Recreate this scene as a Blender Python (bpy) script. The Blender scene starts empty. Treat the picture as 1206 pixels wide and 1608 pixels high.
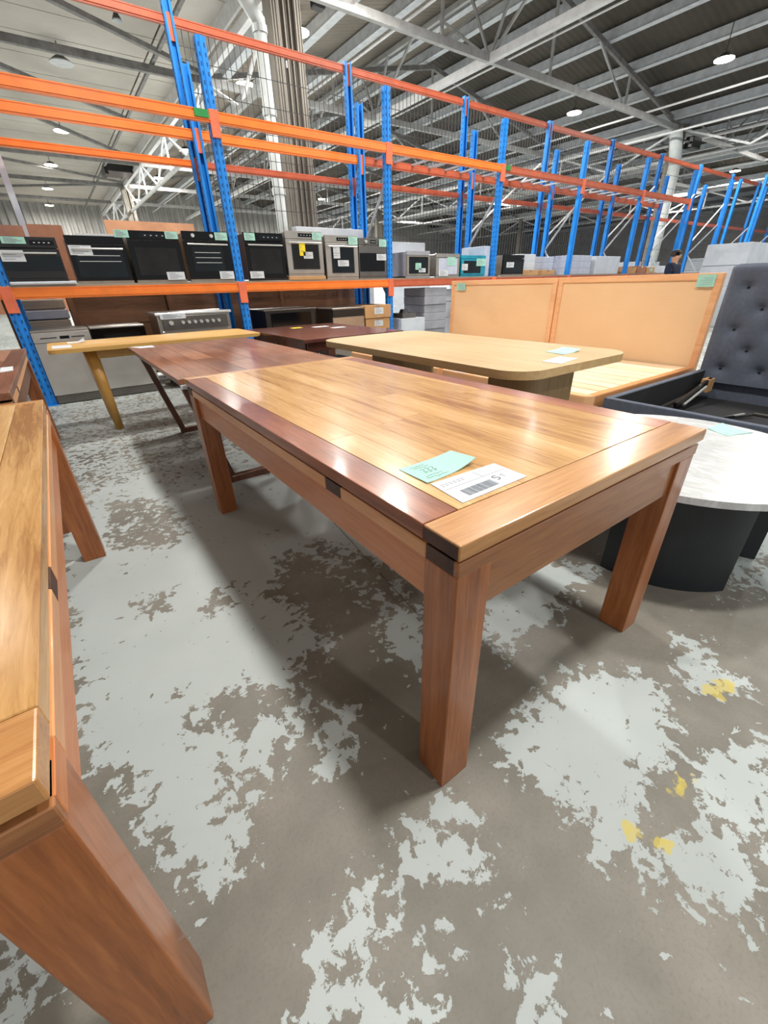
import bpy, bmesh, math, random
import numpy as np
from mathutils import Vector, Matrix
random.seed(7)
S = bpy.context.scene
COL = S.collection

# ------------------------------------------------------------------ camera
CAM_H = 1.1553
cd = bpy.data.cameras.new('camera'); cam = bpy.data.objects.new('camera', cd); COL.objects.link(cam)
R = Vector((0.80974285, -0.58626175, -0.02477243)); U = Vector((0.29993344, 0.37724334, 0.87620055)); F = Vector((0.50433763, 0.71692721, -0.4813096))
cam.matrix_world = Matrix(((R.x, U.x, -F.x, 0), (R.y, U.y, -F.y, 0), (R.z, U.z, -F.z, CAM_H), (0, 0, 0, 1)))
cd.sensor_fit = 'VERTICAL'; cd.sensor_height = 36; cd.lens = 36 * 651.0 / 1608; cd.clip_start = .02; cd.clip_end = 300
S.camera = cam

# ------------------------------------------------------------------ world, exposure
w = bpy.data.worlds.new('world'); S.world = w; w.use_nodes = True
bg = w.node_tree.nodes['Background']; bg.inputs[0].default_value = (.93, .97, 1, 1); bg.inputs[1].default_value = 0.5
S.view_settings.view_transform = 'Standard'; S.view_settings.look = 'None'
S.view_settings.exposure = 0.38; S.view_settings.gamma = 1; S.view_settings.use_curve_mapping = False

# ------------------------------------------------------------------ helpers
def lin(c): return tuple(((v/255)/12.92 if v/255 <= .04045 else ((v/255+.055)/1.055)**2.4) for v in c)
def rgb(*c): return (*lin(c), 1)
class NT:
    def __init__(s, m): s.t = m.node_tree; s.n = s.t.nodes; s.l = s.t.links
    def new(s, ty, **k):
        n = s.n.new(ty)
        for a, b in k.items():
            if a.startswith('_'): setattr(n, a[1:], b)
            else: n.inputs[a.replace('0', ' ') if a not in n.inputs else a].default_value = b
        return n
    def link(s, a, b): s.l.new(a, b)
    def math(s, op, a, b=None, c=None, clamp=False):
        n = s.n.new('ShaderNodeMath'); n.operation = op; n.use_clamp = clamp
        for i, v in enumerate((a, b, c)):
            if v is None: continue
            if isinstance(v, (int, float)): n.inputs[i].default_value = v
            else: s.l.new(v, n.inputs[i])
        return n.outputs[0]
    def mix(s, f, a, b, mode='MIX'):
        n = s.n.new('ShaderNodeMix'); n.data_type = 'RGBA'; n.blend_type = mode
        for i, v in ((0, f), (6, a), (7, b)):
            if isinstance(v, (int, float)): n.inputs[i].default_value = v
            elif isinstance(v, tuple): n.inputs[i].default_value = v
            else: s.l.new(v, n.inputs[i])
        return n.outputs[2]
    def noise(s, vec, scale, detail=3, rough=.5, dist=0):
        n = s.n.new('ShaderNodeTexNoise'); n.inputs['Scale'].default_value = scale; n.inputs['Detail'].default_value = detail
        n.inputs['Roughness'].default_value = rough; n.inputs['Distortion'].default_value = dist
        if vec is not None: s.l.new(vec, n.inputs['Vector'])
        return n.outputs[0]
    def ramp(s, f, stops):
        n = s.n.new('ShaderNodeValToRGB'); e = n.color_ramp.elements
        while len(e) < len(stops): e.new(.5)
        for i, (p, c) in enumerate(stops): e[i].position = p; e[i].color = c
        s.l.new(f, n.inputs[0]); return n.outputs[0]
    def bump(s, h, strength=.2, dist=.01):
        n = s.n.new('ShaderNodeBump'); n.inputs['Strength'].default_value = strength; n.inputs['Distance'].default_value = dist
        s.l.new(h, n.inputs['Height']); s.l.new(n.outputs[0], s.b.inputs['Normal'])
def material(name):
    m = bpy.data.materials.new(name); m.use_nodes = True; t = NT(m); t.b = t.n['Principled BSDF']; t.m = m
    t.tc = t.n.new('ShaderNodeTexCoord'); return t
def plain(name, c, rough=.5, metal=0, var=.06, scale=6, spec=.5, coat=0, bump=0):
    t = material(name); v = t.noise(t.tc.outputs['Object'], scale, 4, .6)
    lo = tuple(max(0, x*(1-var*2)) for x in lin(c)) + (1,); hi = tuple(min(1, x*(1+var*2)) for x in lin(c)) + (1,)
    t.link(t.ramp(v, [(.3, lo), (.7, hi)]), t.b.inputs['Base Color'])
    t.b.inputs['Roughness'].default_value = rough; t.b.inputs['Metallic'].default_value = metal
    t.b.inputs['Specular IOR Level'].default_value = spec; t.b.inputs['Coat Weight'].default_value = coat
    if bump: t.bump(v, bump)
    return t.m
def wood(name, cols, axis='Y', rough=.28, coat=.25, stretch=14, scale=2.2, bands=.5):
    """long grain along one axis; every object gets its own stretch of timber"""
    t = material(name); mp = t.n.new('ShaderNodeMapping')
    oi = t.n.new('ShaderNodeObjectInfo')
    off = t.n.new('ShaderNodeVectorMath'); off.operation = 'ADD'
    cmb = t.n.new('ShaderNodeCombineXYZ')
    for i, k in enumerate((13.1, 7.7, 9.3)): t.link(t.math('MULTIPLY', oi.outputs['Random'], k), cmb.inputs[i])
    t.link(t.tc.outputs['Object'], off.inputs[0]); t.link(cmb.outputs[0], off.inputs[1]); t.link(off.outputs[0], mp.inputs['Vector'])
    sc = [stretch]*3; sc['XYZ'.index(axis)] = 1; mp.inputs['Scale'].default_value = sc
    big = t.noise(mp.outputs[0], scale*.55, 3, .5, .6); fine = t.noise(mp.outputs[0], scale*3.2, 5, .65, .8); low = t.noise(off.outputs[0], 1.1, 2)
    s = t.math('ADD', t.math('MULTIPLY', big, bands), t.math('MULTIPLY', fine, 1-bands))
    s = t.math('ADD', s, t.math('MULTIPLY', t.math('SUBTRACT', low, .5), .35))
    s = t.math('ADD', s, t.math('MULTIPLY', t.math('SUBTRACT', oi.outputs['Random'], .5), .13))
    n = len(cols); c = t.ramp(s, [(.30+.40*i/(n-1), rgb(*k)) for i, k in enumerate(cols)])
    t.link(c, t.b.inputs['Base Color']); t.b.inputs['Roughness'].default_value = rough
    t.b.inputs['Coat Weight'].default_value = coat; t.b.inputs['Coat Roughness'].default_value = .12
    t.bump(fine, .06, .003); return t.m
def emit(name, c, e):
    t = material(name); t.b.inputs['Base Color'].default_value = rgb(*c); t.b.inputs['Emission Color'].default_value = rgb(*c); t.b.inputs['Emission Strength'].default_value = e
    return t.m

def BM(): return bmesh.new()
def box(bm, x0, x1, y0, y1, z0, z1, bev=0, seg=1):
    r = bmesh.ops.create_cube(bm, size=1); vs = r['verts']
    for v in vs: v.co = Vector((x0+(v.co.x+.5)*(x1-x0), y0+(v.co.y+.5)*(y1-y0), z0+(v.co.z+.5)*(z1-z0)))
    if bev:
        es = list({e for v in vs for e in v.link_edges}); bmesh.ops.bevel(bm, geom=es, offset=bev, segments=seg, affect='EDGES', profile=.5)
    return bm
def cyl(bm, p, q, r, n=12, r2=None, caps=True):
    p, q = Vector(p), Vector(q); d = q-p; L = d.length
    rot = d.to_track_quat('Z', 'Y').to_matrix().to_4x4()
    bmesh.ops.create_cone(bm, cap_ends=caps, segments=n, radius1=r, radius2=r if r2 is None else r2, depth=L, matrix=Matrix.Translation((p+q)/2) @ rot); return bm
def bar(bm, p, q, wd, ht=None):
    """square bar from p to q, width wd across, ht upright"""
    p, q = Vector(p), Vector(q); ht = wd if ht is None else ht; d = (q-p).normalized()
    side = d.cross(Vector((0, 0, 1)))
    side = Vector((1, 0, 0)) if side.length < 1e-3 else side.normalized()
    up = side.cross(d).normalized(); V = []
    for e in (p, q):
        for a, b in ((-1, -1), (1, -1), (1, 1), (-1, 1)): V.append(bm.verts.new(e+side*a*wd/2+up*b*ht/2))
    for f in ((0, 3, 2, 1), (4, 5, 6, 7), (0, 1, 5, 4), (1, 2, 6, 5), (2, 3, 7, 6), (3, 0, 4, 7)): bm.faces.new([V[i] for i in f])
    return bm
def prism(bm, pts, z0, z1, bev=0):
    lo = [bm.verts.new((x, y, z0)) for x, y in pts]; hi = [bm.verts.new((x, y, z1)) for x, y in pts]; n = len(pts)
    fs = [bm.faces.new(lo[::-1]), bm.faces.new(hi)]
    for i in range(n): bm.faces.new((lo[i], lo[(i+1) % n], hi[(i+1) % n], hi[i]))
    if bev: bmesh.ops.bevel(bm, geom=list(fs[1].edges)+list(fs[0].edges), offset=bev, segments=2, affect='EDGES')
    return bm
def rrect(x0, x1, y0, y1, r, n=8):
    o = []
    for cx, cy, a in ((x1-r, y1-r, 0), (x0+r, y1-r, 90), (x0+r, y0+r, 180), (x1-r, y0+r, 270)):
        for i in range(n+1): t = math.radians(a+90*i/n); o.append((cx+r*math.cos(t), cy+r*math.sin(t)))
    return o
def root_loc(p):
    l = Vector((0, 0, 0))
    while p is not None: l += p.location; p = p.parent
    return l
def obj(name, bm, mat, parent=None, label=None, smooth=False, kind=None):
    """link a bmesh (given in world coordinates) as one mesh object, local to its parent"""
    me = bpy.data.meshes.new(name); bmesh.ops.recalc_face_normals(bm, faces=bm.faces)
    o = bpy.data.objects.new(name, me)
    if parent is not None: bmesh.ops.translate(bm, vec=-root_loc(parent), verts=bm.verts); o.parent = parent
    else:
        lo = Vector([min(v.co[i] for v in bm.verts) for i in range(3)]); hi = Vector([max(v.co[i] for v in bm.verts) for i in range(3)])
        b = Vector(((lo.x+hi.x)/2, (lo.y+hi.y)/2, lo.z)); bmesh.ops.translate(bm, vec=-b, verts=bm.verts); o.location = b
    bm.to_mesh(me); bm.free(); me.materials.append(mat)
    if smooth:
        for p in me.polygons: p.use_smooth = True
    if label: o['label'] = label
    if kind: o['kind'] = kind
    COL.objects.link(o); return o
def tag(o, label, cat, group=None):
    o['label'] = label; o['category'] = cat
    if group: o['group'] = group
    return o
def thing(name, loc, label, cat, group=None):
    o = bpy.data.objects.new(name, None); o.location = loc; o.empty_display_size = .1; COL.objects.link(o); return tag(o, label, cat, group)
def struct_root(name, loc):
    o = bpy.data.objects.new(name, None); o.location = loc; o['kind'] = 'structure'; COL.objects.link(o); return o
def copy_tree(o, parent=None):
    c = o.copy(); COL.objects.link(c); c.parent = parent
    for ch in o.children: copy_tree(ch, c)
    return c
def B(*a, **k): return box(BM(), *a, **k)

# ------------------------------------------------------------------ materials
M = {}
M['honey'] = wood('honey timber', [(152, 104, 56), (188, 142, 86), (206, 162, 106), (220, 182, 130)], 'Y', rough=.25, coat=.12)
M['honeyX'] = wood('honey timber across', [(142, 92, 50), (176, 122, 70), (192, 140, 86), (206, 158, 104)], 'X')
M['red'] = wood('reddish timber', [(108, 56, 36), (142, 84, 56), (166, 104, 72), (184, 124, 86)], 'Y')
M['side'] = wood('orange brown side rail timber', [(158, 90, 48), (190, 116, 66), (206, 136, 84)], 'Y', rough=.4)
M['leg'] = wood('leg timber', [(104, 54, 24), (142, 80, 38), (166, 98, 50), (182, 116, 66)], 'Z', rough=.35)
M['leaf'] = wood('pale leaf edge timber', [(190, 128, 78), (212, 150, 98), (226, 170, 118)], 'Y', rough=.35)
M['inox'] = plain('appliance steel', (206, 203, 198), .27, .75, .04)
M['apronX'] = wood('end rail timber', [(112, 66, 36), (150, 96, 56), (172, 118, 72)], 'X', rough=.4)
M['walnut'] = wood('dark end grain', [(44, 26, 20), (70, 44, 34), (88, 58, 46)], 'X', rough=.5, coat=0)
M['brown'] = wood('mid brown timber', [(88, 52, 38), (122, 80, 60), (150, 102, 78), (176, 128, 100)], 'Y', stretch=9, rough=.3)
M['brownleg'] = wood('dark sled leg timber', [(60, 30, 18), (92, 52, 30), (120, 72, 44)], 'Z', rough=.4)
M['mahog'] = wood('dark red timber', [(64, 34, 30), (92, 54, 48), (118, 74, 64)], 'X', rough=.22, stretch=8)
M['yellow'] = wood('yellow oak', [(170, 124, 56), (200, 154, 82), (216, 174, 102)], 'X', rough=.4, coat=.1)
M['yellowZ'] = wood('yellow oak leg', [(160, 112, 46), (190, 142, 70), (206, 160, 88)], 'Z', rough=.4, coat=.1)
M['oak'] = wood('pale oak veneer', [(168, 136, 90), (184, 152, 104), (196, 166, 118)], 'Y', rough=.5, coat=0, stretch=20, scale=3)
M['oakZ'] = wood('pale oak pedestal', [(120, 96, 60), (142, 116, 78), (158, 132, 92)], 'Z', rough=.5, coat=0, stretch=20)
M['slat'] = wood('pale pine slats', [(206, 174, 136), (232, 204, 168), (242, 222, 192)], 'Y', rough=.5, coat=0)
M['bedwood'] = wood('bed frame timber', [(164, 104, 58), (196, 136, 84), (212, 154, 102)], 'X', rough=.4, coat=.05)
M['bedwoodY'] = wood('headboard trim timber', [(222, 160, 112), (232, 178, 130), (238, 190, 146)], 'Y', rough=.45, coat=0)
M['ply'] = wood('brown ply boards', [(88, 60, 40), (112, 78, 54), (130, 92, 64)], 'X', rough=.7, coat=0, stretch=6)
M['deck'] = wood('grey shelf board', [(120, 106, 90), (146, 132, 116), (164, 152, 136)], 'X', rough=.7, coat=0)
M['peach'] = plain('peach board', (222, 164, 124), .7, var=.05)
M['rustboard'] = plain('rust brown board', (160, 108, 80), .7, var=.08)
M['blue'] = plain('blue rack paint', (26, 132, 220), .38, var=.05)
M['orange'] = plain('orange rack paint', (240, 126, 44), .35, var=.05)
M['rust'] = plain('faded red orange rack paint', (190, 94, 62), .45, var=.07)
M['conn'] = plain('salmon connector plate', (226, 112, 76), .45, var=.08)
M['galv'] = plain('galvanised steel', (186, 190, 194), .4, .55, .05)
M['slot'] = plain('dark slot', (12, 62, 116), .7)
M['wire'] = plain('grey wire', (70, 70, 72), .5, .4)
M['greentag'] = plain('green tag', (24, 134, 62), .6)
M['mint'] = plain('mint green card', (158, 208, 192), .6, var=.02)
M['white'] = plain('white card', (206, 210, 214), .6, var=.01)
M['ink'] = plain('grey print', (142, 148, 158), .7)
M['inkd'] = plain('black print', (40, 42, 50), .7)
M['black'] = plain('black glass', (8, 8, 9), .08, spec=.3, var=.02)
M['blackm'] = plain('black enamel', (20, 20, 22), .35, var=.04)
M['glass'] = plain('dark oven glass', (14, 20, 24), .06, var=.3, scale=3, spec=.35)
M['glassb'] = plain('brownish oven glass', (26, 23, 21), .06, var=.3, scale=3, spec=.35)
M['steel'] = plain('brushed steel', (176, 170, 162), .3, .85, .05)
M['steeld'] = plain('dark brushed steel', (116, 112, 108), .32, .85, .05)
M['sheet'] = plain('zinc sheet side', (150, 142, 130), .45, .5, .08)
M['silver'] = plain('bright trim', (214, 214, 210), .25, .6, .02)
M['yelcard'] = plain('yellow card', (238, 214, 40), .6)
M['teal'] = plain('teal film', (28, 140, 164), .25, .1, .12)
M['card'] = plain('cardboard', (186, 142, 96), .8, var=.05)
M['foam'] = plain('white wrap', (196, 202, 210), .55, var=.05, scale=4, bump=.3)
M['lav'] = plain('pale grey wrapped sheet', (182, 188, 204), .4, var=.06, scale=5, bump=.3)
M['greyc'] = plain('grey carton', (150, 152, 160), .7, var=.06)
M['fabric'] = plain('charcoal fabric', (84, 90, 104), .9, var=.05, scale=30, bump=.2)
M['fabricd'] = plain('black fabric', (24, 25, 28), .9, var=.06)
M['drum'] = plain('black drum', (26, 31, 36), .5, var=.08)
M['copper'] = plain('copper bar', (206, 160, 130), .4, .3)
M['pipe'] = plain('off white pipe', (196, 202, 200), .5, var=.04)
M['truss'] = plain('grey truss paint', (168, 168, 166), .55, .1, .08)
M['trussw'] = plain('white truss paint', (222, 222, 222), .5, .1, .05)
M['trussd'] = plain('dark and backlit truss grey', (120, 118, 116), .7, 0, .15)  # on the flat bay's chords the dark tone is backlight shade painted in
M['purlin'] = plain('purlin galvanised', (196, 200, 204), .5, .1, .08)
M['navy'] = plain('navy cloth', (22, 28, 52), .9)
M['skin'] = plain('skin', (200, 150, 120), .5)
M['hair'] = plain('dark hair', (40, 30, 26), .7)
M['lamp'] = emit('lamp glow', (255, 246, 224), 22)
M['lampb'] = plain('lamp housing', (60, 58, 54), .5)
def rattan():
    t = material('woven cane'); v = t.tc.outputs['Object']
    a = t.n.new('ShaderNodeTexWave'); a.wave_type = 'BANDS'; a.bands_direction = 'Z'; a.inputs['Scale'].default_value = 22
    b = t.n.new('ShaderNodeTexWave'); b.wave_type = 'BANDS'; b.bands_direction = 'Y'; b.inputs['Scale'].default_value = 22
    t.link(v, a.inputs['Vector']); t.link(v, b.inputs['Vector'])
    h = t.math('MULTIPLY', a.outputs['Fac'], b.outputs['Fac']); n = t.noise(v, 3, 3)
    c = t.mix(n, rgb(232, 192, 148), rgb(240, 206, 164)); t.link(t.mix(t.math('MULTIPLY', h, .8), c, rgb(204, 154, 106)), t.b.inputs['Base Color'])
    t.b.inputs['Roughness'].default_value = .6; t.bump(h, .3, .002); return t.m
M['cane'] = rattan()
def marble():
    t = material('white marble'); v = t.tc.outputs['Object']; mp = t.n.new('ShaderNodeMapping'); mp.inputs['Scale'].default_value = (3, 1, 1); mp.inputs['Rotation'].default_value = (0, 0, .9); t.link(v, mp.inputs['Vector'])
    n = t.noise(mp.outputs[0], 3.4, 9, .66, 2.0); m2 = t.noise(mp.outputs[0], 12, 6, .65, .5)
    vein = t.math('MULTIPLY', t.math('SUBTRACT', 1, t.math('MULTIPLY', t.math('ABSOLUTE', t.math('SUBTRACT', n, .5)), 9), clamp=True), m2)
    t.link(t.mix(t.math('MULTIPLY', vein, .7, clamp=True), rgb(200, 203, 204), rgb(112, 110, 106)), t.b.inputs['Base Color']); t.b.inputs['Roughness'].default_value = .3; return t.m
M['marble'] = marble()
def roofmat(name, a, b, axis, ribs, bumpy=.6):
    t = material(name); v = t.tc.outputs['Object']; wv = t.n.new('ShaderNodeTexWave'); wv.bands_direction = axis; wv.inputs['Scale'].default_value = ribs; t.link(v, wv.inputs['Vector'])
    n = t.noise(v, .5, 5, .65); c = t.mix(t.ramp(n, [(.35, (0, 0, 0, 1)), (.65, (1, 1, 1, 1))]), rgb(*a), rgb(*b)); t.link(c, t.b.inputs['Base Color'])
    t.b.inputs['Roughness'].default_value = .8; t.bump(wv.outputs['Fac'], bumpy, .03); return t.m
M['roofdark'] = roofmat('brown roof sheet', (58, 53, 45), (74, 68, 60), 'Y', 1.6)
M['rooflight'] = roofmat('taupe roof sheet', (116, 108, 98), (136, 127, 116), 'Y', 1.6)
M['ceil'] = roofmat('pale ceiling board', (176, 170, 160), (192, 186, 178), 'Y', .5, .1)
M['corr'] = plain('grey corrugated sheet', (160, 158, 154), .7, var=.08, scale=1)
M['colm'] = roofmat('old column steel', (104, 98, 90), (134, 128, 118), 'X', 6, .8)
# ------------------------------------------------------------------ lamps that light the hall
def lamp(x, y, z, label, power, on=True, r=.23, cat='lamp'):
    t = thing('high_bay_lamp', (x, y, z), label, cat, 'high bay lamps under the roof')
    bm = BM(); cyl(bm, (x, y, z+.02), (x, y, z+.13), r*.98, 20, r*.4); obj('housing', bm, M['lampb'], t, smooth=False)
    bm = BM(); cyl(bm, (x, y, z+.13), (x, y, 6.95 if x > 5 else 6.5), .012, 6); obj('hanger', bm, M['lampb'], t)
    bm = BM(); cyl(bm, (x, y, z), (x, y, z+.02), r, 20); obj('diffuser', bm, M['lamp'] if on else M['galv'], t)
    if on and power:
        ld = bpy.data.lights.new('lamp_light', 'AREA'); ld.shape = 'DISK'; ld.size = r*2; ld.energy = power; ld.color = (1, .975, .93)
        lo = bpy.data.objects.new('lamp_light', ld); lo.parent = t; lo.location = (0, 0, -.02); COL.objects.link(lo)
LP = 460
for x, y, l in ((6.45, 12.0, 'glowing lamp beside the top of the wide dark column, large and nearest of its row'),
                (6.36, 15.3, 'glowing lamp between the leaning blue post and the wide dark column'),
                (6.2, 18.3, 'small glowing lamp behind the green tag on the upper orange beam'),
                (6.5, 22.8, 'small glowing lamp behind the twin blue posts, last of its row')): lamp(x, y, 6.2, l, LP)
for x, y, l in ((16.64, 7.2, 'brightest glowing lamp at the upper right under the dark roof sheets'),
                (16.8, 11.7, 'glowing lamp above the long red orange top beam, right of centre'),
                (16.6, 20.5, 'faint glowing lamp seen through the wire mesh right of the middle blue posts'),
                (16.75, 30.0, 'faint far lamp seen just right of the wide dark column')): lamp(x, y, 6.2, l, 300)
for x, y, l in ((2.22, 22.4, 'glowing lamp between the two lower orange beams at the far left'),
                (1.95, 28.0, 'glowing lamp under the lowest orange beam at the far left, middle of three'),
                (1.85, 33.9, 'glowing lamp low at the far left, farthest of three')): lamp(round(x*.97, 2), round(y*.97, 2), 6.05, l, 200)
for x, y, l in ((28.2, 24.4, 'tiny far lamp seen between the fourth and fifth blue posts'),
                (33.3, 12.3, 'oval bright lamp low at the far right above the blue posts'),
                (36.6, 16.8, 'tiny far lamp left of the oval lamp at the far right')): lamp(x, y, 6.2, l, LP, r=.25)
lamp(2.03, 16.1, 6.1, 'unlit black ringed lamp hanging from the pale ceiling above the orange beams', 0, False, .26)
lamp(2.99, 13.6, 6.2, 'small unlit dark fitting on the pale ceiling near the top left', 0, False, .1)
# lamp rows carried on overhead and behind the camera; some only added to brighten
for x, y, pw in ((1.75, .15, 165), (2.0, 5.3, 150), (1.9, -5.4, 150), (2.0, 10.9, 160), (6.4, 8.6, 200), (6.4, 4.6, 150), (6.4, .6, 130), (16.7, 2.8, 260), (11, -3, 200), (-3, 10, 120), (1.9, 38.6, 200), (6.5, 28.5, LP), (6.5, 35.5, LP), (16.7, 25.2, LP), (16.7, 36.4, LP), (28.3, 8, LP), (28.3, 34, LP)):
    where = {(1.9, -5.4): 'added well behind the camera to light the front faces', (1.75, .15): 'right above the near end of the central table', (2.0, 5.3): 'above the yellow oak table', (2.0, 10.9): 'above the aisle behind the ovens', (6.4, 8.6): 'high above the wide dark column foot', (6.4, 4.6): 'above the farther cane bed', (6.4, .6): 'above the dark upholstered headboard', (16.7, 2.8): 'above the wrapped slabs at the far right', (11, -3): 'beyond the right edge of the picture', (-3.2, 4.2): 'above the left tables', (-3, 10): 'added for light above the left end of the rack', (-2.6, -2.4): 'behind the camera on the left', (1.9, 38.6): 'added to brighten the far wall at the left', (6.5, 28.5): 'added to light the deep hall in the row over the wide column', (6.5, 35.5): 'added to light the far wall in the row over the wide column', (16.7, 25.2): 'added to light the hall deep in the row over the mesh', (16.7, 36.4): 'added to light the far wall in the row over the mesh', (28.3, 8): 'over the far right racking', (28.3, 34): 'near the far wall over the far right racking'}[(x, y)]
    lamp(x, y, 6.2 if x > 5 else 6.05, 'high bay lamp '+where, pw)

# ------------------------------------------------------------------ floor
PAINT = [
  [(-0.315, 4.067), (0.433, 4.045), (1.047, 2.943), (1.103, 1.846), (0.941, 1.167), (0.84, 1.435), (0.761, 1.677), (0.533, 1.64), (0.419, 1.431), (0.425, 1.206), (0.468, 1.028), (0.357, 1.038), (0.294, 0.934), (0.233, 0.949), (0.141, 1.049), (0.031, 1.028), (-0.024, 0.963), (0.083, 0.883), (0.209, 0.894), (0.279, 0.814), (0.151, 0.76), (0.116, 0.721), (0.045, 0.723), (0.023, 0.812), (-0.052, 0.729), (0.026, 0.671), (-0.055, 0.569), (-0.1, 0.56), (-0.174, 0.717), (-0.219, 0.89), (-0.318, 1.184), (-0.323, 2.177)] ,
  [(-0.478, 0.853), (-0.396, 0.727), (-0.37, 0.648), (-0.406, 0.621), (-0.405, 0.554), (-0.462, 0.596)] ,
  [(0.627, 0.383), (0.714, 0.41), (0.897, 0.434), (1.043, 0.416), (1.209, 0.29), (1.19, 0.184), (1.087, 0.131), (0.97, 0.105), (0.822, 0.116), (0.79, 0.069), (0.672, 0.062), (0.655, 0.12), (0.693, 0.193), (0.668, 0.25), (0.621, 0.334)] ,
  [(0.984, 0.034), (1.084, 0.042), (1.258, -0.044), (0.893, -0.144), (0.845, -0.129), (0.77, -0.178), (0.79, -0.146), (0.748, -0.115), (0.774, -0.083), (0.732, -0.026), (0.761, 0.041), (0.834, 0.003), (0.924, -0.03)] ,
  [(0.267, 0.375), (0.401, 0.392), (0.488, 0.346), (0.379, 0.324), (0.424, 0.245), (0.392, 0.198), (0.33, 0.271), (0.255, 0.313)] ,
  [(0.058, 0.356), (0.159, 0.37), (0.239, 0.338), (0.248, 0.304), (0.174, 0.295), (0.063, 0.287), (0.176, 0.215), (0.179, 0.172), (0.142, 0.154), (-0.014, 0.268)] ,
  [(0.233, 0.234), (0.269, 0.207), (0.252, 0.18), (0.223, 0.175), (0.217, 0.206)] ,
  [(0.357, 0.087), (0.392, 0.056), (0.334, 0.021), (0.323, 0.047)] ,
  [(1.489, 0.291), (1.561, 0.236), (1.444, 0.145), (1.43, 0.061), (1.322, 0.128), (1.333, 0.197)] ,
  [(1.077, 0.872), (1.513, 0.878), (1.652, 0.706), (1.423, 0.657), (1.146, 0.613), (0.963, 0.614), (0.928, 0.718)] ,
  [(0.739, 1.083), (0.849, 0.951), (0.647, 0.715), (0.619, 0.839)] ,
  [(0.266, 0.746), (0.386, 0.761), (0.311, 0.641), (0.219, 0.623)] ,
]
HOLES = [
  [(0.193, 1.605), (0.251, 1.615), (0.2, 1.448), (0.147, 1.488)] ,
  [(-0.072, 2.888), (0.17, 2.808), (0.264, 2.231), (0.177, 2.135), (-0.048, 2.235), (-0.122, 2.369)] ,
  [(-0.04, 1.731), (0.036, 1.726), (0.018, 1.611), (-0.032, 1.626)] ,
  [(-0.281, 1.017), (-0.212, 0.945), (-0.275, 0.913)] ,
]
YELLOW = [
  [(1.341, 0.144), (1.417, 0.126), (1.421, 0.084), (1.368, 0.079), (1.358, 0.11), (1.333, 0.077), (1.306, 0.131)] ,
  [(0.912, 0.072), (0.972, 0.067), (0.968, 0.046), (0.916, 0.037)] ,
  [(0.746, 0.085), (0.771, 0.075), (0.748, 0.064), (0.722, 0.073)] ,
  [(0.754, 0.049), (0.789, 0.04), (0.798, 0.002), (0.773, 0.005), (0.752, 0.03)] ,
  [(1.0, 0.052), (1.016, 0.044), (0.992, 0.037)] ,
]
def sdf(pts, poly):
    p = np.array(poly); q = np.roll(p, -1, 0); d = np.full(len(pts), 1e9); ins = np.zeros(len(pts), bool)
    for a, b in zip(p, q):
        ab = b-a; t = np.clip(((pts-a)@ab)/(ab@ab+1e-12), 0, 1); d = np.minimum(d, np.hypot(*(pts-a-t[:, None]*ab).T))
        c = ((a[1] > pts[:, 1]) != (b[1] > pts[:, 1])) & (pts[:, 0] < (b[0]-a[0])*(pts[:, 1]-a[1])/(b[1]-a[1]+1e-12)+a[0]); ins ^= c
    return np.where(ins, d, -d)
def axis_pts(a, b, step, lo, hi):
    xs = list(np.arange(a, b, step)); v = b
    g = step
    while v < hi: xs.append(v); g = min(g*1.35, 1.5); v += g
    xs.append(hi); v = a; g = step; pre = []
    while True:
        g = min(g*1.35, 1.5); v -= g
        if v < lo: break
        pre.append(v)
    return np.array([lo]+pre[::-1]+xs)
X = axis_pts(-.6, 1.9, .015, -14, 52); Y = axis_pts(-.35, 4.2, .02, -8, 52)
gx, gy = np.meshgrid(X, Y); P2 = np.stack([gx.ravel(), gy.ravel()], 1)
sd = np.full(len(P2), -1e9)
for k in PAINT: sd = np.maximum(sd, sdf(P2, k))
far = .012 + 0*sd
edge = np.clip(np.maximum.reduce([(P2[:, 1]-2.3)/1.2, (P2[:, 0]-1.7)/.5, (-.6-P2[:, 0])/.3]), 0, 1)
under = np.clip(np.minimum(P2[:, 0]-.55, 1.5-P2[:, 0])/.15, 0, 1)*np.clip((P2[:, 1]-.55)/.2, 0, 1)
sd = np.clip(sd, -.11, .075)
sd = np.maximum(sd, -.11+under*.09)
sd = sd*(1-edge)+far*edge
for k in HOLES: sd = np.minimum(sd, np.maximum(-sdf(P2, k), -.03))
ye = np.full(len(P2), -1e9)
for k in YELLOW: ye = np.maximum(ye, sdf(P2, k))
nx, ny = len(X), len(Y); idx = np.arange(nx*ny).reshape(ny, nx)
fc = np.stack([idx[:-1, :-1], idx[:-1, 1:], idx[1:, 1:], idx[1:, :-1]], -1).reshape(-1, 4)
me = bpy.data.meshes.new('floor'); me.vertices.add(len(P2)); me.vertices.foreach_set('co', np.c_[P2, np.zeros(len(P2))].ravel())
me.loops.add(fc.size); me.loops.foreach_set('vertex_index', fc.ravel().astype(np.int32)); me.polygons.add(len(fc))
me.polygons.foreach_set('loop_start', np.arange(0, fc.size, 4, dtype=np.int32)); me.update(calc_edges=True)
for nm, arr in (('paint', sd), ('yellow', np.clip(ye, -.1, .1))):
    a = me.attributes.new(nm, 'FLOAT', 'POINT'); a.data.foreach_set('value', arr.astype(np.float32))
t = material('worn painted concrete'); v = t.tc.outputs['Object']
pa = t.n.new('ShaderNodeAttribute'); pa.attribute_name = 'paint'; ya = t.n.new('ShaderNodeAttribute'); ya.attribute_name = 'yellow'
n1 = t.noise(v, 5, 2, .5, .3); n2 = t.noise(v, 17, 8, .62, .5); n3 = t.noise(v, 60, 4, .6); n4 = t.noise(v, 34, 7, .68, .4); n5 = t.noise(v, 2.6, 2)
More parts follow.
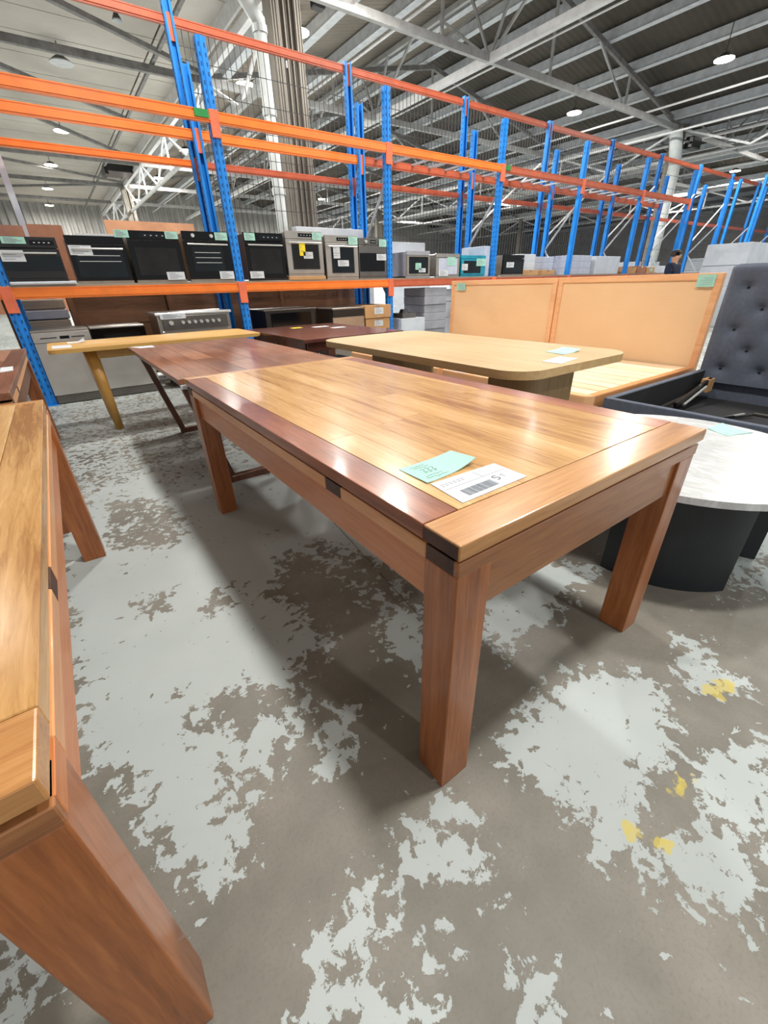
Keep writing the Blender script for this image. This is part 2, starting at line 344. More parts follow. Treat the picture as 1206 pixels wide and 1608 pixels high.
fld = t.math('ADD', pa.outputs['Fac'], t.math('MULTIPLY', t.math('SUBTRACT', n1, .5), .10))
fld = t.math('ADD', fld, t.math('MULTIPLY', t.math('SUBTRACT', n4, .5), .26))
fld = t.math('ADD', fld, t.math('MULTIPLY', t.math('SUBTRACT', n5, .5), .08))
fld = t.math('ADD', fld, t.math('MULTIPLY', t.math('SUBTRACT', n2, .5), .34))
fld = t.math('ADD', fld, t.math('MULTIPLY', t.math('SUBTRACT', n3, .5), .05))
fk = t.noise(v, 15, 5, .6, .6); fm = t.noise(v, 1.7, 2)
fleck = t.math('MULTIPLY', t.math('SUBTRACT', t.math('ADD', fk, t.math('MULTIPLY', fm, .22)), .795), 2.2)
fld = t.math('MAXIMUM', fld, fleck)
ck = t.noise(v, 21, 6, .65, 1.2); chip = t.math('MULTIPLY', t.math('SUBTRACT', .70, ck), 1.6)
fld = t.math('MINIMUM', fld, chip)
mask = t.math('MULTIPLY_ADD', fld, 160, .5, clamp=True)
c1 = t.ramp(t.noise(v, 2.2, 6, .6), [(.3, rgb(108, 105, 97)), (.5, rgb(127, 123, 114)), (.72, rgb(147, 142, 132))])
c1 = t.mix(t.math('MULTIPLY', t.ramp(t.noise(v, 120, 4, .7), [(.5, (0, 0, 0, 1)), (.72, (1, 1, 1, 1))]), .3), c1, rgb(92, 88, 80))
c2 = t.mix(t.noise(v, 3, 4), rgb(168, 176, 175), rgb(188, 196, 195))
col = t.mix(mask, c1, c2)
yf = t.math('ADD', ya.outputs['Fac'], t.math('MULTIPLY', t.math('SUBTRACT', n2, .5), .08)); ym = t.math('MULTIPLY_ADD', yf, 200, .5, clamp=True)
col = t.mix(t.math('MULTIPLY', ym, t.math('MULTIPLY_ADD', n4, 1.2, .1, clamp=True)), col, rgb(206, 186, 70))
sep = t.n.new('ShaderNodeSeparateXYZ'); geo = t.n.new('ShaderNodeNewGeometry'); t.link(geo.outputs['Position'], sep.inputs[0])
# saw-cut joint running along the hall
jx = t.math('SUBTRACT', sep.outputs[0], t.math('MULTIPLY_ADD', sep.outputs[1], .12, .705)); jx = t.math('ADD', jx, t.math('MULTIPLY', t.math('SUBTRACT', n2, .5), .02))
jm = t.math('MULTIPLY', t.math('SUBTRACT', 1, t.math('MULTIPLY', t.math('ABSOLUTE', jx), 180), clamp=True), t.math('MULTIPLY', t.math('SUBTRACT', sep.outputs[1], .72), 4, clamp=True))
col = t.mix(t.math('MULTIPLY', jm, .7), col, rgb(62, 60, 56))
t.link(col, t.b.inputs['Base Color']); t.link(t.math('MULTIPLY_ADD', n1, .25, .36), t.b.inputs['Roughness'])
t.b.inputs['Specular IOR Level'].default_value = .35
t.bump(t.math('SUBTRACT', t.math('ADD', t.math('MULTIPLY', mask, .5), t.math('MULTIPLY', n3, .3)), jm), .35, .003)
me.materials.append(t.m); fl = bpy.data.objects.new('floor', me); fl['kind'] = 'structure'; COL.objects.link(fl)

# ------------------------------------------------------------------ building shell
ZC = 5.95                                 # trusses' lower chord
s = struct_root('wall_far', (20, 41.2, 0)); bm = BM(); xx = -11; q = []
while xx < 53: q += [(xx, 41), (xx+.16, 41), (xx+.24, 41.12), (xx+.36, 41.12)]; xx += .44
q = [(a, b) for a, b in q]; lo_ = [bm.verts.new((a, b, 1.6)) for a, b in q]; hi_ = [bm.verts.new((a, b, 9)) for a, b in q]
for i in range(len(q)-1): bm.faces.new((lo_[i], lo_[i+1], hi_[i+1], hi_[i]))
obj('corrugated_sheet', bm, M['corr'], s); obj('dado_board', B(-11, 53, 40.9, 41.1, 0, 1.6), M['rustboard'], s)
s = struct_root('wall_right', (53.1, 20, 0)); obj('corrugated_sheet', B(53, 53.2, -8, 50, 0, 6.2), M['corr'], s)
s = struct_root('ceiling', (-3, 20, 6.15))
y = 6.4; k = 0
while y < 33.9:
    for x0, x1 in ((-3, 3.98), (4.0, 5.0)) : obj('panel', B(x0+.01, x1-.01, y+.015, y+1.185, 6.5, 6.53+.01*(k % 3)), M['ceil'], s)
    y += 1.2; k += 1
obj('rear_panel', B(-11, 5, 34, 41.2, 6.5, 6.55), M['ceil'], s); obj('side_panel', B(-11, -3, -6, 34, 6.5, 6.55), M['ceil'], s); obj('near_panel', B(-3, 5, -6, 6.4, 6.5, 6.55), M['ceil'], s); obj('upper_board', B(-3, 5, 6.4, 34, 6.57, 6.6), M['trussd'], s)
obj('fascia', B(4.97, 5.03, -6, 41, 6.2, 6.5), M['trussw'], s)
SL = .22
def roofz(x): 
    u = (x-5) % 16; return ZC+.28+SL*min(u, 16-u)
for bi, x0 in enumerate((5, 21, 37)):
    s = struct_root('ceiling', (x0+8, 20, 8))
    for a, b, mm in ((x0, x0+8, 'rooflight' if bi == 0 else 'roofdark'), (x0+8, x0+16, 'roofdark')):
        bm = BM(); za, zb = (ZC+.3, ZC+.3+8*SL) if a == x0 else (ZC+.3+8*SL, ZC+.3)
        vs = [bm.verts.new(p) for p in ((a, -6, za), (b, -6, zb), (b, 41.2, zb), (a, 41.2, za), (a, -6, za+.08), (b, -6, zb+.08), (b, 41.2, zb+.08), (a, 41.2, za+.08))]
        for f in ((0, 1, 2, 3), (4, 5, 6, 7), (0, 1, 5, 4), (1, 2, 6, 5), (2, 3, 7, 6), (3, 0, 4, 7)): bm.faces.new([vs[i] for i in f])
        obj('roof_sheet', bm, M[mm], s)
    for i, u in enumerate((.6, 2.1, 3.9, 5.9, 7.6, 8.9, 10.5, 12.1, 13.6, 15.3)):
        x = x0+u; z = roofz(x)-.13
        bm = box(BM(), x-.05, x+.05, -6, 41, z-.12, z+.10); box(bm, x-.05, x+.16, -6, 41, z-.14, z-.11); obj('purlin', bm, M['purlin'], s)
# trusses across the hall
def truss(yy, spans):
    s = struct_root('roof_truss', (5, yy, ZC))
    for x0 in spans:
        flat = x0 < 0; mm = M['trussd'] if flat else M['truss']
        x1 = x0+16; obj('chord', bar(BM(), (x0, yy, ZC), (x1, yy, ZC), .11, .15), mm, s)
        if flat: continue
        ap = roofz(x0+7.999)-.4
        obj('rafter', bar(BM(), (x0, yy, ZC+.05), (x0+8, yy, ap), .09, .12), M['trussd'], s); obj('rafter', bar(BM(), (x0+8, yy, ap), (x1, yy, ZC+.05), .09, .12), M['trussd'], s)
        def rz(x): u = x-x0; return ZC+.05+(ap-ZC-.05)*min(u, 16-u)/8
        k = 0
        for i in (2, 4, 6):
            x = x0+2*i; obj('web_strut', bar(BM(), (x, yy, ZC), (x, yy, rz(x)), .06), mm, s)
            if i != 4:
                a, b = ((x, ZC), (x-2, rz(x-2))) if i == 6 else ((x, ZC), (x+2, rz(x+2)))
                obj('web_strut', bar(BM(), (a[0], yy, a[1]), (b[0], yy, b[1]), .05), mm, s)
for i, yy in enumerate((10, 14.85, 19.8, 24.6, 29.6, 35)): truss(yy, (-11, 5, 21, 37) if i < 4 else (-11, 5, 21))
# braces lying under the pale ceiling
s = struct_root('ceiling_bracing', (2, 15, 6.05))
for a, b in (((-.8, 11.6), (4.9, 14.7)), ((1.2, 20.2), (4.8, 24.4)), ((-1, 15.3), (4.2, 19.6)), ((-3, 24.8), (4.9, 29.4)), ((-3, 34.8), (4.9, 29.8))): obj('brace', bar(BM(), (*a, 6.05), (*b, 6.05), .11, .09), M['trussd'], s)
obj('brace', bar(BM(), (3.85, -4, 6.08), (3.85, 40, 6.08), .08, .06), M['trussd'], s)
# girders running along the hall
def girder(x, zt, mm, step=2.45, y0=.2, y1=40.5, fan=True, wd=.13):
    s = struct_root('roof_girder', (x, 20, ZC)); obj('chord', bar(BM(), (x, y0, ZC), (x, y1, ZC), wd, .16), mm, s); obj('chord', bar(BM(), (x, y0, zt), (x, y1, zt), .09, .1), M['truss'], s)
    y = 10-4.9*2; 
    while y < y1-5:
        if fan:
            for dy in (-1.9, -.75, .75, 1.9): obj('web_strut', bar(BM(), (x, y, ZC), (x, y+dy, zt), .055), M['truss'], s)
            obj('gusset_plate', B(x-.01, x+.01, y-.22, y+.22, ZC-.08, ZC+.26), M['truss'], s)
        else:
            obj('web_strut', bar(BM(), (x, y, ZC), (x, y+2.45, zt), .06), M['trussw'], s); obj('web_strut', bar(BM(), (x, y+2.45, zt), (x, y+4.9, ZC), .06), M['trussw'], s); obj('web_strut', bar(BM(), (x, y, ZC), (x, y, zt), .06), M['trussw'], s)
        y += 4.9
girder(10.6, roofz(10.6)-.2, M['trussw'])
girder(5.0, ZC-1.1, M['trussw'], fan=False, y0=9.9)
girder(21, ZC-.9, M['trussw'], fan=False, y0=9.9); girder(26.6, roofz(26.6)-.2, M['trussw']); girder(37, ZC-.9, M['trussw'], fan=False)
# long light ties and conduits under the roof
for i, (x, z, r) in enumerate(((8.2, ZC+.25, .03), (12.4, ZC+.6, .025), (18.4, ZC+.1, .03), (19.6, ZC-.35, .03), (22.6, ZC-.1, .05), (24.4, ZC-.3, .05), (30, ZC, .05), (33.5, ZC-.3, .05))):
    bm = BM(); cyl(bm, (x, 3, z), (x, 40, z), r, 8); o = obj('roof_conduit', bm, M['trussw'], None, kind='structure')
# columns in the valleys
def column(x, y, wd):
    s = struct_root('column', (x, y, 0))
    for dx in (-wd/2, wd/2): obj('flange', B(x+dx-.07, x+dx+.07, y-.16, y+.16, 0, ZC+.1), M['colm'], s)
    obj('web_plate', B(x-wd/2+.07, x+wd/2-.07, y-.05, y+.05, 0, ZC+.1), M['colm'], s)
    for k in range(3): xx = x-wd/4+k*wd/4; obj('stiffener', B(xx-.03, xx+.03, y-.11, y-.05, 0, ZC+.1), M['colm'], s)
    return s
column(5.06, 10, .46)
for x, y in ((21, 10), (5, 29.6), (21, 29.6), (37, 10), (37, 29.6)): column(x, y, .3)
s = struct_root('downpipe', (4.47, 9.75, 0)); bm = BM(); cyl(bm, (4.47, 9.75, 0), (4.47, 9.75, 5.3), .11, 16); obj('pipe', bm, M['pipe'], s, smooth=True)
bm = BM(); cyl(bm, (4.47, 9.75, 5.26), (4.0, 9.6, 5.62), .11, 16); obj('elbow', bm, M['pipe'], s, smooth=True)
bm = BM(); cyl(bm, (4.0, 9.6, 5.62), (3.95, 9.58, 6.1), .11, 16); obj('pipe', bm, M['pipe'], s, smooth=True)
for z in (1.6, 2.8, 4.0, 5.1): bm = BM(); cyl(bm, (4.47, 9.75, z), (4.47, 9.75, z+.1), .13, 16); obj('joint_collar', bm, M['pipe'], s)
s = struct_root('downpipe', (20.6, 9.7, 0)); bm = BM(); cyl(bm, (20.65, 9.7, 0), (20.65, 9.7, 4.9), .2, 16); obj('pipe', bm, M['pipe'], s, smooth=True)
bm = BM(); cyl(bm, (20.65, 9.7, 4.85), (20.15, 9.7, 5.75), .2, 16); obj('elbow', bm, M['pipe'], s, smooth=True)

t = thing('ceiling_unit', (1.2, 26, 6.1), 'dark slatted fitting hanging under the pale ceiling left of the twin blue posts', 'fitting')
obj('housing', box(BM(), 3.9, 5.0, 26.2, 27.6, 5.9, 6.3, .02), M['blackm'], t)
for k in range(4): obj('louvre', box(BM(), 3.8, 3.95, 26.3+.34*k, 26.55+.34*k, 5.8, 6.1, .01), M['blackm'], t)
t = thing('floodlight', (6.1, 10.7, 5.98), 'black box fitting at the top edge right of the wide dark column', 'floodlight')
obj('box_body', box(BM(), 6.0, 6.25, 10.4, 10.6, 6.0, 6.22, .02), M['blackm'], t); obj('bracket', B(6.1, 6.14, 10.48, 10.52, 6.2, 6.42), M['trussd'], t)
t = thing('floodlight', (21.5, 9.8, 5.5), 'black box fitting beside the elbow of the far white downpipe', 'floodlight')
obj('box_body', box(BM(), 21.2, 21.9, 9.5, 9.8, 5.35, 5.7, .03), M['blackm'], t); obj('bracket', B(21.0, 21.25, 9.6, 9.7, 5.5, 5.55), M['trussd'], t)
# ------------------------------------------------------------------ pallet racking
RX0, BAY, FY, BY, TY = -.3229, 2.5007, 6.29, 7.05, 7.32
PX = [RX0+BAY*i for i in range(-1, 11)]
def post(x, y, z1, parent, mat='blue', front=True, z0=0):
    bm = BM(); s_ = -1 if front else 1
    box(bm, x-.05, x+.05, y-.006, y+.006, z0, z1)                       # web
    for d in (-1, 1): box(bm, x+d*.05-.004, x+d*.05+.004, min(y, y-s_*.07), max(y, y-s_*.07), z0, z1); box(bm, x+d*.037-.012, x+d*.037+.012, y-s_*.07-.003, y-s_*.07+.003, z0, z1)
    box(bm, x-.014, x+.014, y+s_*.012-.006, y+s_*.012+.006, z0, z1)
    o = obj('post', bm, M[mat], parent); bm = BM(); z = z0+.12 if x < 8 else z1-.2
    while z < z1-.05:
        for d in (-1, 1): box(bm, x+d*.031-.006, x+d*.031+.006, y+s_*.0075-.001, y+s_*.0075+.001, z, z+.032)
        for d in (-1, 1): box(bm, x+d*.0548-.001, x+d*.0548+.001, y-s_*.035-.008, y-s_*.035+.008, z, z+.026)
        z += .076
    obj('slots', bm, M['slot'], o, kind='stuff')
    if z0 == 0: obj('base_plate', B(x-.07, x+.07, y-.06, y+.06, 0, .008), M['blue'], o)
    return o
def beam(x0, x1, y, zt, mat, parent, h=.11):
    bm = BM(); s_ = -1
    box(bm, x0+.05, x1-.05, y-.022, y+.022, zt-h, zt); box(bm, x0+.05, x1-.05, y-.03, y-.02, zt-h*.82, zt-h*.3); box(bm, x0+.05, x1-.05, y-.026, y-.02, zt-.012, zt)
    o = obj('beam', bm, M[mat], parent); return o
def connector(x, y, zt, parent, mat='conn'):
    obj('connector', box(BM(), x-.052, x+.052, y-.038, y-.012, zt-.24, zt+.01, .003), M[mat], parent)
rack = thing('pallet_rack', (PX[1], FY, 0), 'long blue and orange pallet rack with a loaded lower shelf running across the hall', 'rack')
ZT, ZU, ZL = 3.55, 2.94, 1.22
for i, x in enumerate(PX):
    zt = ZT if i < 9 else 3.9
    post(x, FY, zt, rack); post(x, BY, zt, rack, front=False)
    zs = [.15, .95, 1.75, 2.55, 3.35]                                      # frame bracing between front and back post
    for k in (1, 2): a, b = (FY+.05, BY-.05) if k % 2 else (BY-.05, FY+.05); i >= 3 and obj('frame_brace', bar(BM(), (x, a, zs[k]), (x, b, zs[k+1]), .03), M['galv'], rack)
    obj('frame_brace', bar(BM(), (x, FY+.05, .15), (x, BY-.05, .15), .03), M['galv'], rack); i >= 4 and i < 9 and obj('tie_brace', bar(BM(), (x+.1, BY+.05, 2.0), (x+BAY-.4, BY+.05, 3.3), .035, .02), M['trussw'], rack)
for i in range(len(PX)-1):
    x0, x1 = PX[i], PX[i+1]; near = i < 4
    if i < 7:
        beam(x0, x1, FY, ZU, 'orange' if i < 4 else 'rust', rack); beam(x0, x1, BY, ZU, 'orange' if i < 3 else 'rust', rack)
    if i < 9: beam(x0, x1, FY, ZL, 'orange' if i < 3 else 'rust', rack); beam(x0, x1, BY, ZL, 'rust', rack)
    if 3 <= i < 7:
        for k in range(6): xx = x0+.3+k*.38; obj('cross_bar', B(xx-.025, xx+.025, FY+.02, BY-.02, ZU-.03, ZU-.005), M['galv'], rack)
    if i < 9: obj('shelf_board', B(x0+.02, x1-.02, FY-.02, BY+.02, ZL, ZL+.022), M['deck'], rack)
for i, x in enumerate(PX[:9]):
    if i < 8: connector(x, FY-.0, ZU, rack); connector(x, BY-.02, ZU, rack)
    connector(x, FY, ZL, rack)
obj('marker_tag', B(PX[2]-.22, PX[2]-.06, FY-.042, FY-.03, ZU-.075, ZU-.005), M['greentag'], rack, 'green tag')
obj('marker_tag', B(PX[4]+.06, PX[4]+.17, FY-.042, FY-.03, ZU-.075, ZU-.005), M['greentag'], rack, 'green tag')
mesh = thing('mesh_backstop', (PX[2], TY, 0), 'tall blue posts and red orange beams carrying wire mesh along the back of the rack', 'safety mesh')
for i, x in enumerate(PX[1:], 1): post(x, TY, 4.35 if i == 2 else 4.07, mesh, front=False)
for i in range(1, len(PX)-1):
    x0, x1 = PX[i], PX[i+1]; beam(x0, x1, TY, 4.04, 'rust', mesh, .09); beam(x0, x1, TY, 2.68, 'orange' if i < 2 else 'rust', mesh, .08)
    connector(x0, TY, 4.05, mesh); connector(x0, TY, 2.7, mesh)
    if i >= 2:
        bm = BM(); n = 30
        for k in range(n): xx = x0+.07+(x1-x0-.14)*k/(n-1); bar(bm, (xx, TY+.045, 1.3), (xx, TY+.045, 4.03), .007)
        for z in np.arange(1.3, 4.0, .3): bar(bm, (x0+.05, TY+.052, z), (x1-.05, TY+.052, z), .007)
        obj('wire_mesh', bm, M['wire'], mesh, kind='stuff')

# ------------------------------------------------------------------ price slips on appliances
def quad_card(x0, x1, z0, z1, y, th=.003):
    return box(BM(), x0, x1, y-th, y, z0, z1)
def slip(parent, x0, x1, z0, z1, y, col='mint'):
    o = obj('price_slip', quad_card(x0, x1, z0, z1, y), M[col], parent, 'mint green price slip' if col == 'mint' else ('white printed slip' if col == 'white' else 'yellow slip'))
    bm = BM(); n = 4 if col != 'yelcard' else 2
    for k in range(n): zz = z1-(z1-z0)*(k+.8)/(n+.9); box(bm, x0+(x1-x0)*.12, x0+(x1-x0)*(.5+.35*((k*37) % 5)/4), y-.0045, y-.003, zz-.003, zz+.003)
    obj('print_lines', bm, M['ink'], o)
# ------------------------------------------------------------------ ovens on the lower shelf
DZ = ZL+.022; OY = FY-.02
def oven(x0, x1, z0, z1, label, body='sheet', panel='black', door='black', glass='glass', handle='silver', knobs=(), knobm='silver', display=None, slips=(), win=(.1, .9, .12, .82), racks=0, y=OY, dep=.55, ph=.17, name='oven', cat='oven', foot=None, group='ovens on the lower shelf', framed=False):
    W, H = x1-x0, z1-z0; t = thing(name, ((x0+x1)/2, y+dep/2, z0), label, cat, group)
    obj('casing', box(BM(), x0+.015, x1-.015, y+.03, y+dep, z0+.02, z1-.01, .004), M[body], t)
    zp = z1-H*ph
    obj('control_panel', box(BM(), x0, x1, y, y+.03, zp+.003, z1, .003), M[panel], t)
    d = obj('door', box(BM(), x0, x1, y-.005, y+.03, z0+.03, zp-.004, .004), M[door], t)
    dh = zp-z0-.034
    gx0, gx1, gz0, gz1 = x0+W*win[0], x0+W*win[1], z0+.03+dh*win[2], z0+.03+dh*win[3]
    obj('glass', B(gx0, gx1, y-.0075, y-.005, gz0, gz1), M[glass], d)
    if framed: 
        bm = BM()
        for a in ((gx0-.012, gx0, gz0-.012, gz1+.012), (gx1, gx1+.012, gz0-.012, gz1+.012), (gx0, gx1, gz0-.012, gz0), (gx0, gx1, gz1, gz1+.012)): box(bm, a[0], a[1], y-.009, y-.005, a[2], a[3])
        obj('window_trim', bm, M['blackm'], d)
    if handle:
        bm = BM(); hz = zp-.045; cyl(bm, (x0+W*.06, y-.042, hz), (x1-W*.06, y-.042, hz), .009, 10)
        for xx in (x0+W*.1, x1-W*.1): cyl(bm, (xx, y-.042, hz), (xx, y-.004, hz), .006, 8)
        obj('handle', bm, M[handle], d)
    zk = (zp+z1)/2
    for k in knobs: bm = BM(); cyl(bm, (x0+W*k, y-.026, zk), (x0+W*k, y, zk), .02, 16, .022); obj('knob', bm, M[knobm], t)
    if display: obj('display', B(x0+W*display[0], x0+W*display[1], y-.002, y, zk-.022, zk+.022), M['black' if panel != 'black' else 'glass'], t); bm = BM(); [box(bm, x0+W*(display[0]+(display[1]-display[0])*f)-.008, x0+W*(display[0]+(display[1]-display[0])*f)+.008, y-.003, y-.002, zk-.004, zk+.004) for f in (.2, .4, .6, .8)]; obj('display_marks', bm, M['silver'], t)
    if racks:
        for k in range(racks): bm = BM(); zz = gz0+(gz1-gz0)*(.75-.2*k); box(bm, gx0+.03, gx1-.03, y-.0085, y-.0075, zz-.003, zz+.003); obj('oven_rack', bm, M['silver'], d)
    obj('foot_rail', B(x0, x1, y+.005, y+.04, z0, z0+.028), M[foot or body], t)
    for c, a, b, e, f in slips: slip(t, x0+W*a, x0+W*b, z0+H*e, z0+H*f, y-.0095, c)
    return t
oven(-.262, .26, DZ+.03, 1.675, 'low black built in microwave oven with a mint slip, leftmost on the shelf', body='blackm', panel='blackm', door='blackm', handle='silver', display=(.55, .95), win=(.02, .98, .25, .75), slips=(('mint', .12, .5, .84, .99), ('white', .02, .40, .45, .70)), ph=.25, name='microwave_oven', cat='microwave', group='ovens on the lower shelf')
tag(obj('foam_base', box(BM(), -.265, .32, OY-.03, OY+.5, DZ, DZ+.03, .008), M['foam']), 'white foam slab under the low black microwave oven', 'foam base')
oven(.34, .90, DZ, 1.70, 'black glass oven with grey metal edges and two shelves showing, beside the microwave', racks=2, win=(.08, .92, .1, .9), slips=(('white', .02, .40, .60, .80),))
oven(.50, 1.02, DZ+.005, 1.775, 'oven with a white trimmed panel standing behind the black oven beside the microwave', panel='silver', y=OY+.60, dep=.08, display=(.1, .6), handle=None)
oven(.935, 1.50, DZ, 1.765, 'plain black oven with a brown tinted window and two mint slips at its top', glass='glassb', handle=None, display=(.25, .8), slips=(('mint', -.2, .06, .86, 1.0), ('mint', .74, .99, .86, 1.0), ('white', .60, .96, .05, .21)))
oven(1.545, 2.10, DZ, 1.78, 'black oven with two white knobs and a bright handle, left of the leaning blue post', knobs=(.22, .62), win=(.14, .82, .2, .86), racks=3, slips=(('mint', .70, .98, .84, .99), ('white', .66, .99, .05, .21)))
oven(2.30, 2.85, DZ, 1.79, 'black oven right of the leaning blue post with two mint and white slips', body='blackm', display=(.4, .95), glass='glassb', slips=(('mint', .02, .28, .84, .99), ('white', .03, .38, .05, .2)))
tag(obj('cardboard_packing', box(BM(), 2.88, 3.47, OY-.005, OY+.5, DZ, DZ+.045, .003), M['card']), 'thin cardboard packing under the tall stainless oven', 'cardboard')
oven(2.885, 3.455, DZ+.045, 1.83, 'stainless steel oven with a yellow slip hanging on its window', body='steel', panel='steel', door='steel', glass='glassb', display=(.35, .75), win=(.16, .86, .16, .84), framed=True, slips=(('mint', .72, .98, .82, .98), ('yelcard', .34, .5, .46, .74), ('white', .44, .7, .40, .55)))
oven(3.50, 4.06, DZ, 1.80, 'stainless steel oven with two white slips on its window, right of the yellow slip oven', body='steel', panel='steel', door='steel', display=(.35, .7), win=(.18, .84, .14, .86), framed=True, slips=(('mint', .70, .99, .80, .98), ('white', .22, .42, .48, .77), ('white', .34, .68, .30, .44)))
oven(4.075, 4.60, DZ, 1.78, 'dark stainless oven with a knob and a round sticker, left of the middle blue post', body='steeld', panel='steeld', door='steeld', glass='black', handle=None, knobs=(.25,), display=(.42, .62), win=(.02, .92, .16, .76), slips=(('mint', .72, .99, .80, .98), ('white', .62, .97, .46, .62)))
# bay right of the middle post
SH = 'items on the shelf right of the middle blue post'
oven(5.02, 5.52, DZ, 1.63, 'grey green fronted appliance with slips, first right of the middle blue post', body='greyc', panel='greyc', door='sheet', handle=None, slips=(('mint', .35, .6, .3, .55), ('white', .5, .8, .2, .35)), group=SH, win=(.08, .92, .1, .95), name='built_in_appliance', cat='appliance')
oven(5.67, 6.23, DZ, 1.60, 'silver framed microwave with a mint slip, left of the teal wrapped appliance', body='steel', panel='steel', door='steel', glass='lav', handle=None, slips=(('mint', .45, .8, .5, .85), ('white', .1, .5, .05, .3)), group=SH, win=(.1, .9, .05, .98), name='microwave_oven', cat='microwave')
oven(6.28, 6.92, DZ, 1.58, 'appliance front wrapped in bright teal film with a mint slip', body='teal', panel='teal', door='teal', glass='glass', handle=None, slips=(('mint', .6, .98, .5, .85), ('white', .02, .25, .3, .6)), group=SH, win=(.1, .8, .1, .9), name='wrapped_appliance', cat='appliance')
oven(7.42, 8.05, DZ, 1.60, 'black oven with a white slip, right of the fourth blue post', slips=(('white', .15, .5, .4, .65),), handle=None, group=SH)
def carton(x0, x1, y0, y1, z0, z1, mat, label, name='carton', cat='box', group=None, slipc=None, bev=.006, tape=True):
    t = thing(name, ((x0+x1)/2, (y0+y1)/2, z0), label, cat, group)
    obj('body', box(BM(), x0, x1, y0, y1, z0, z1, bev, 2), M[mat], t)
    if tape: obj('tape', B((x0+x1)/2-.03, (x0+x1)/2+.03, y0-.001, y1+.001, z1-.04, z1+.001), M['white' if mat != 'card' else 'deck'], t)
    if slipc:
        w_ = x1-x0; h_ = z1-z0; slip(t, x0+w_*.35, x0+w_*.7, z0+h_*.3, z0+h_*.8, y0-.001, slipc)
    return t
def stack(x0, x1, y0, y1, z0, hs, mat, label, name, cat, group=None):
    z = z0; n = len(hs)
    for i, h in enumerate(hs):
        j = .012*((i*7) % 3-1); pos = 'bottom' if i == 0 else ('top' if i == n-1 else ('level %s from the bottom' % ('second third fourth fifth sixth seventh eighth ninth'.split()[i-1])))
        tag(obj(name, box(BM(), x0+j, x1+j, y0+j, y1+j, z+.002, z+h, .008, 2), M[mat]), '%s, %s' % (label, pos), cat, group); z += h
carton(5.15, 5.90, 6.84, 7.02, DZ, 1.80, 'foam', 'tall white carton behind the first appliances right of the middle post')
carton(6.95, 7.11, 6.35, 6.95, DZ, 1.74, 'lav', 'pale wrapped panel leaning against the fourth blue post', tape=False)
stack(8.15, 8.65, 6.45, 7.0, DZ, (.13,)*3, 'foam', 'white wrapped pack beyond the right hand black oven', 'wrapped_pack', 'pack')
carton(8.1, 8.6, 6.3, 6.44, DZ, DZ+.1, 'card', 'low cardboard tray in front of the white packs beyond the black oven', 'tray', 'tray')
carton(8.75, 9.2, 6.32, 6.6, DZ, DZ+.1, 'card', 'low brown tray left of the fifth blue post', 'tray', 'tray')
stack(8.8, 9.55, 6.62, 7.0, DZ, (.12,)*3, 'lav', 'pale grey pack behind the fifth blue post', 'wrapped_pack', 'pack')
stack(9.9, 10.8, 6.45, 7.0, DZ, (.13,)*3, 'lav', 'grey pack right of the fifth blue post', 'wrapped_pack', 'pack')
carton(10.9, 12.0, 6.4, 7.0, DZ, 1.62, 'foam', 'long white wrapped pack left of the sixth blue post')
for k, (xx, c) in enumerate(((12.4, 'card'), (12.9, 'rustboard'), (13.4, 'card'), (14.0, 'foam'))): carton(xx, xx+.42, 6.35, 6.9, DZ, DZ+.14+.03*(k % 2), c, ('small low cardboard box beside the sixth blue post', 'small rust brown box among the low boxes', 'small cardboard box with a slip among the low boxes', 'small white box at the end of the low boxes')[k], 'carton', 'box', slipc='mint' if k == 2 else None)
carton(3.35, 4.55, 6.84, 7.0, DZ, 1.95, 'foam', 'pale wrapped bundle on the shelf behind the stainless ovens', 'wrapped_bundle', 'bundle')
# boards behind the rack
for x0, x1, z0, z1, m_, l in ((-.9, .02, 1.3, 1.88, 'rustboard', 'rust brown board behind the microwave, left of the thin grey post'), (.06, .42, 1.3, 1.9, 'rustboard', 'rust brown board behind the microwave, right of the thin grey post'), (.90, 2.02, 1.3, 1.98, 'peach', 'long peach coloured board standing behind the black ovens'), (2.3, 4.2, 1.3, 1.86, 'rustboard', 'dull brown board behind the ovens right of the leaning post')):
    t = thing('back_board', ((x0+x1)/2, 7.42, 0), l, 'board'); obj('panel', B(x0, x1, 7.41, 7.44, z0, z1), M[m_], t); obj('batten', B(x0, x1, 7.44, 7.47, z0, z0+.06), M['ply'], t); obj('leg_batten', B((x0+x1)/2-.03, (x0+x1)/2+.03, 7.44, 7.47, 0, z0), M['ply'], t)
t = thing('fence_post', (.04, 8.0, 0), 'thin galvanised post rising behind the rust brown boards', 'post'); obj('pole', B(.0, .07, 7.97, 8.03, 0, 2.75), M['galv'], t); obj('base_plate', B(-.05, .12, 7.9, 8.1, 0, .01), M['galv'], t)
# behind the under-shelf space: timber hoarding
t = thing('timber_hoarding', (1.3, 7.5, 0), 'dark brown horizontal board hoarding behind the space under the shelf', 'hoarding')
for k in range(6): obj('board', B(.2, 5.0, 7.5+.004*(k % 2), 7.53, 0.04+k*.18, .2195+k*.18), M['ply'], t)
for xx in (.5, 1.9, 3.4, 4.8): obj('upright', B(xx-.04, xx+.04, 7.53, 7.58, 0, 1.14), M['ply'], t)
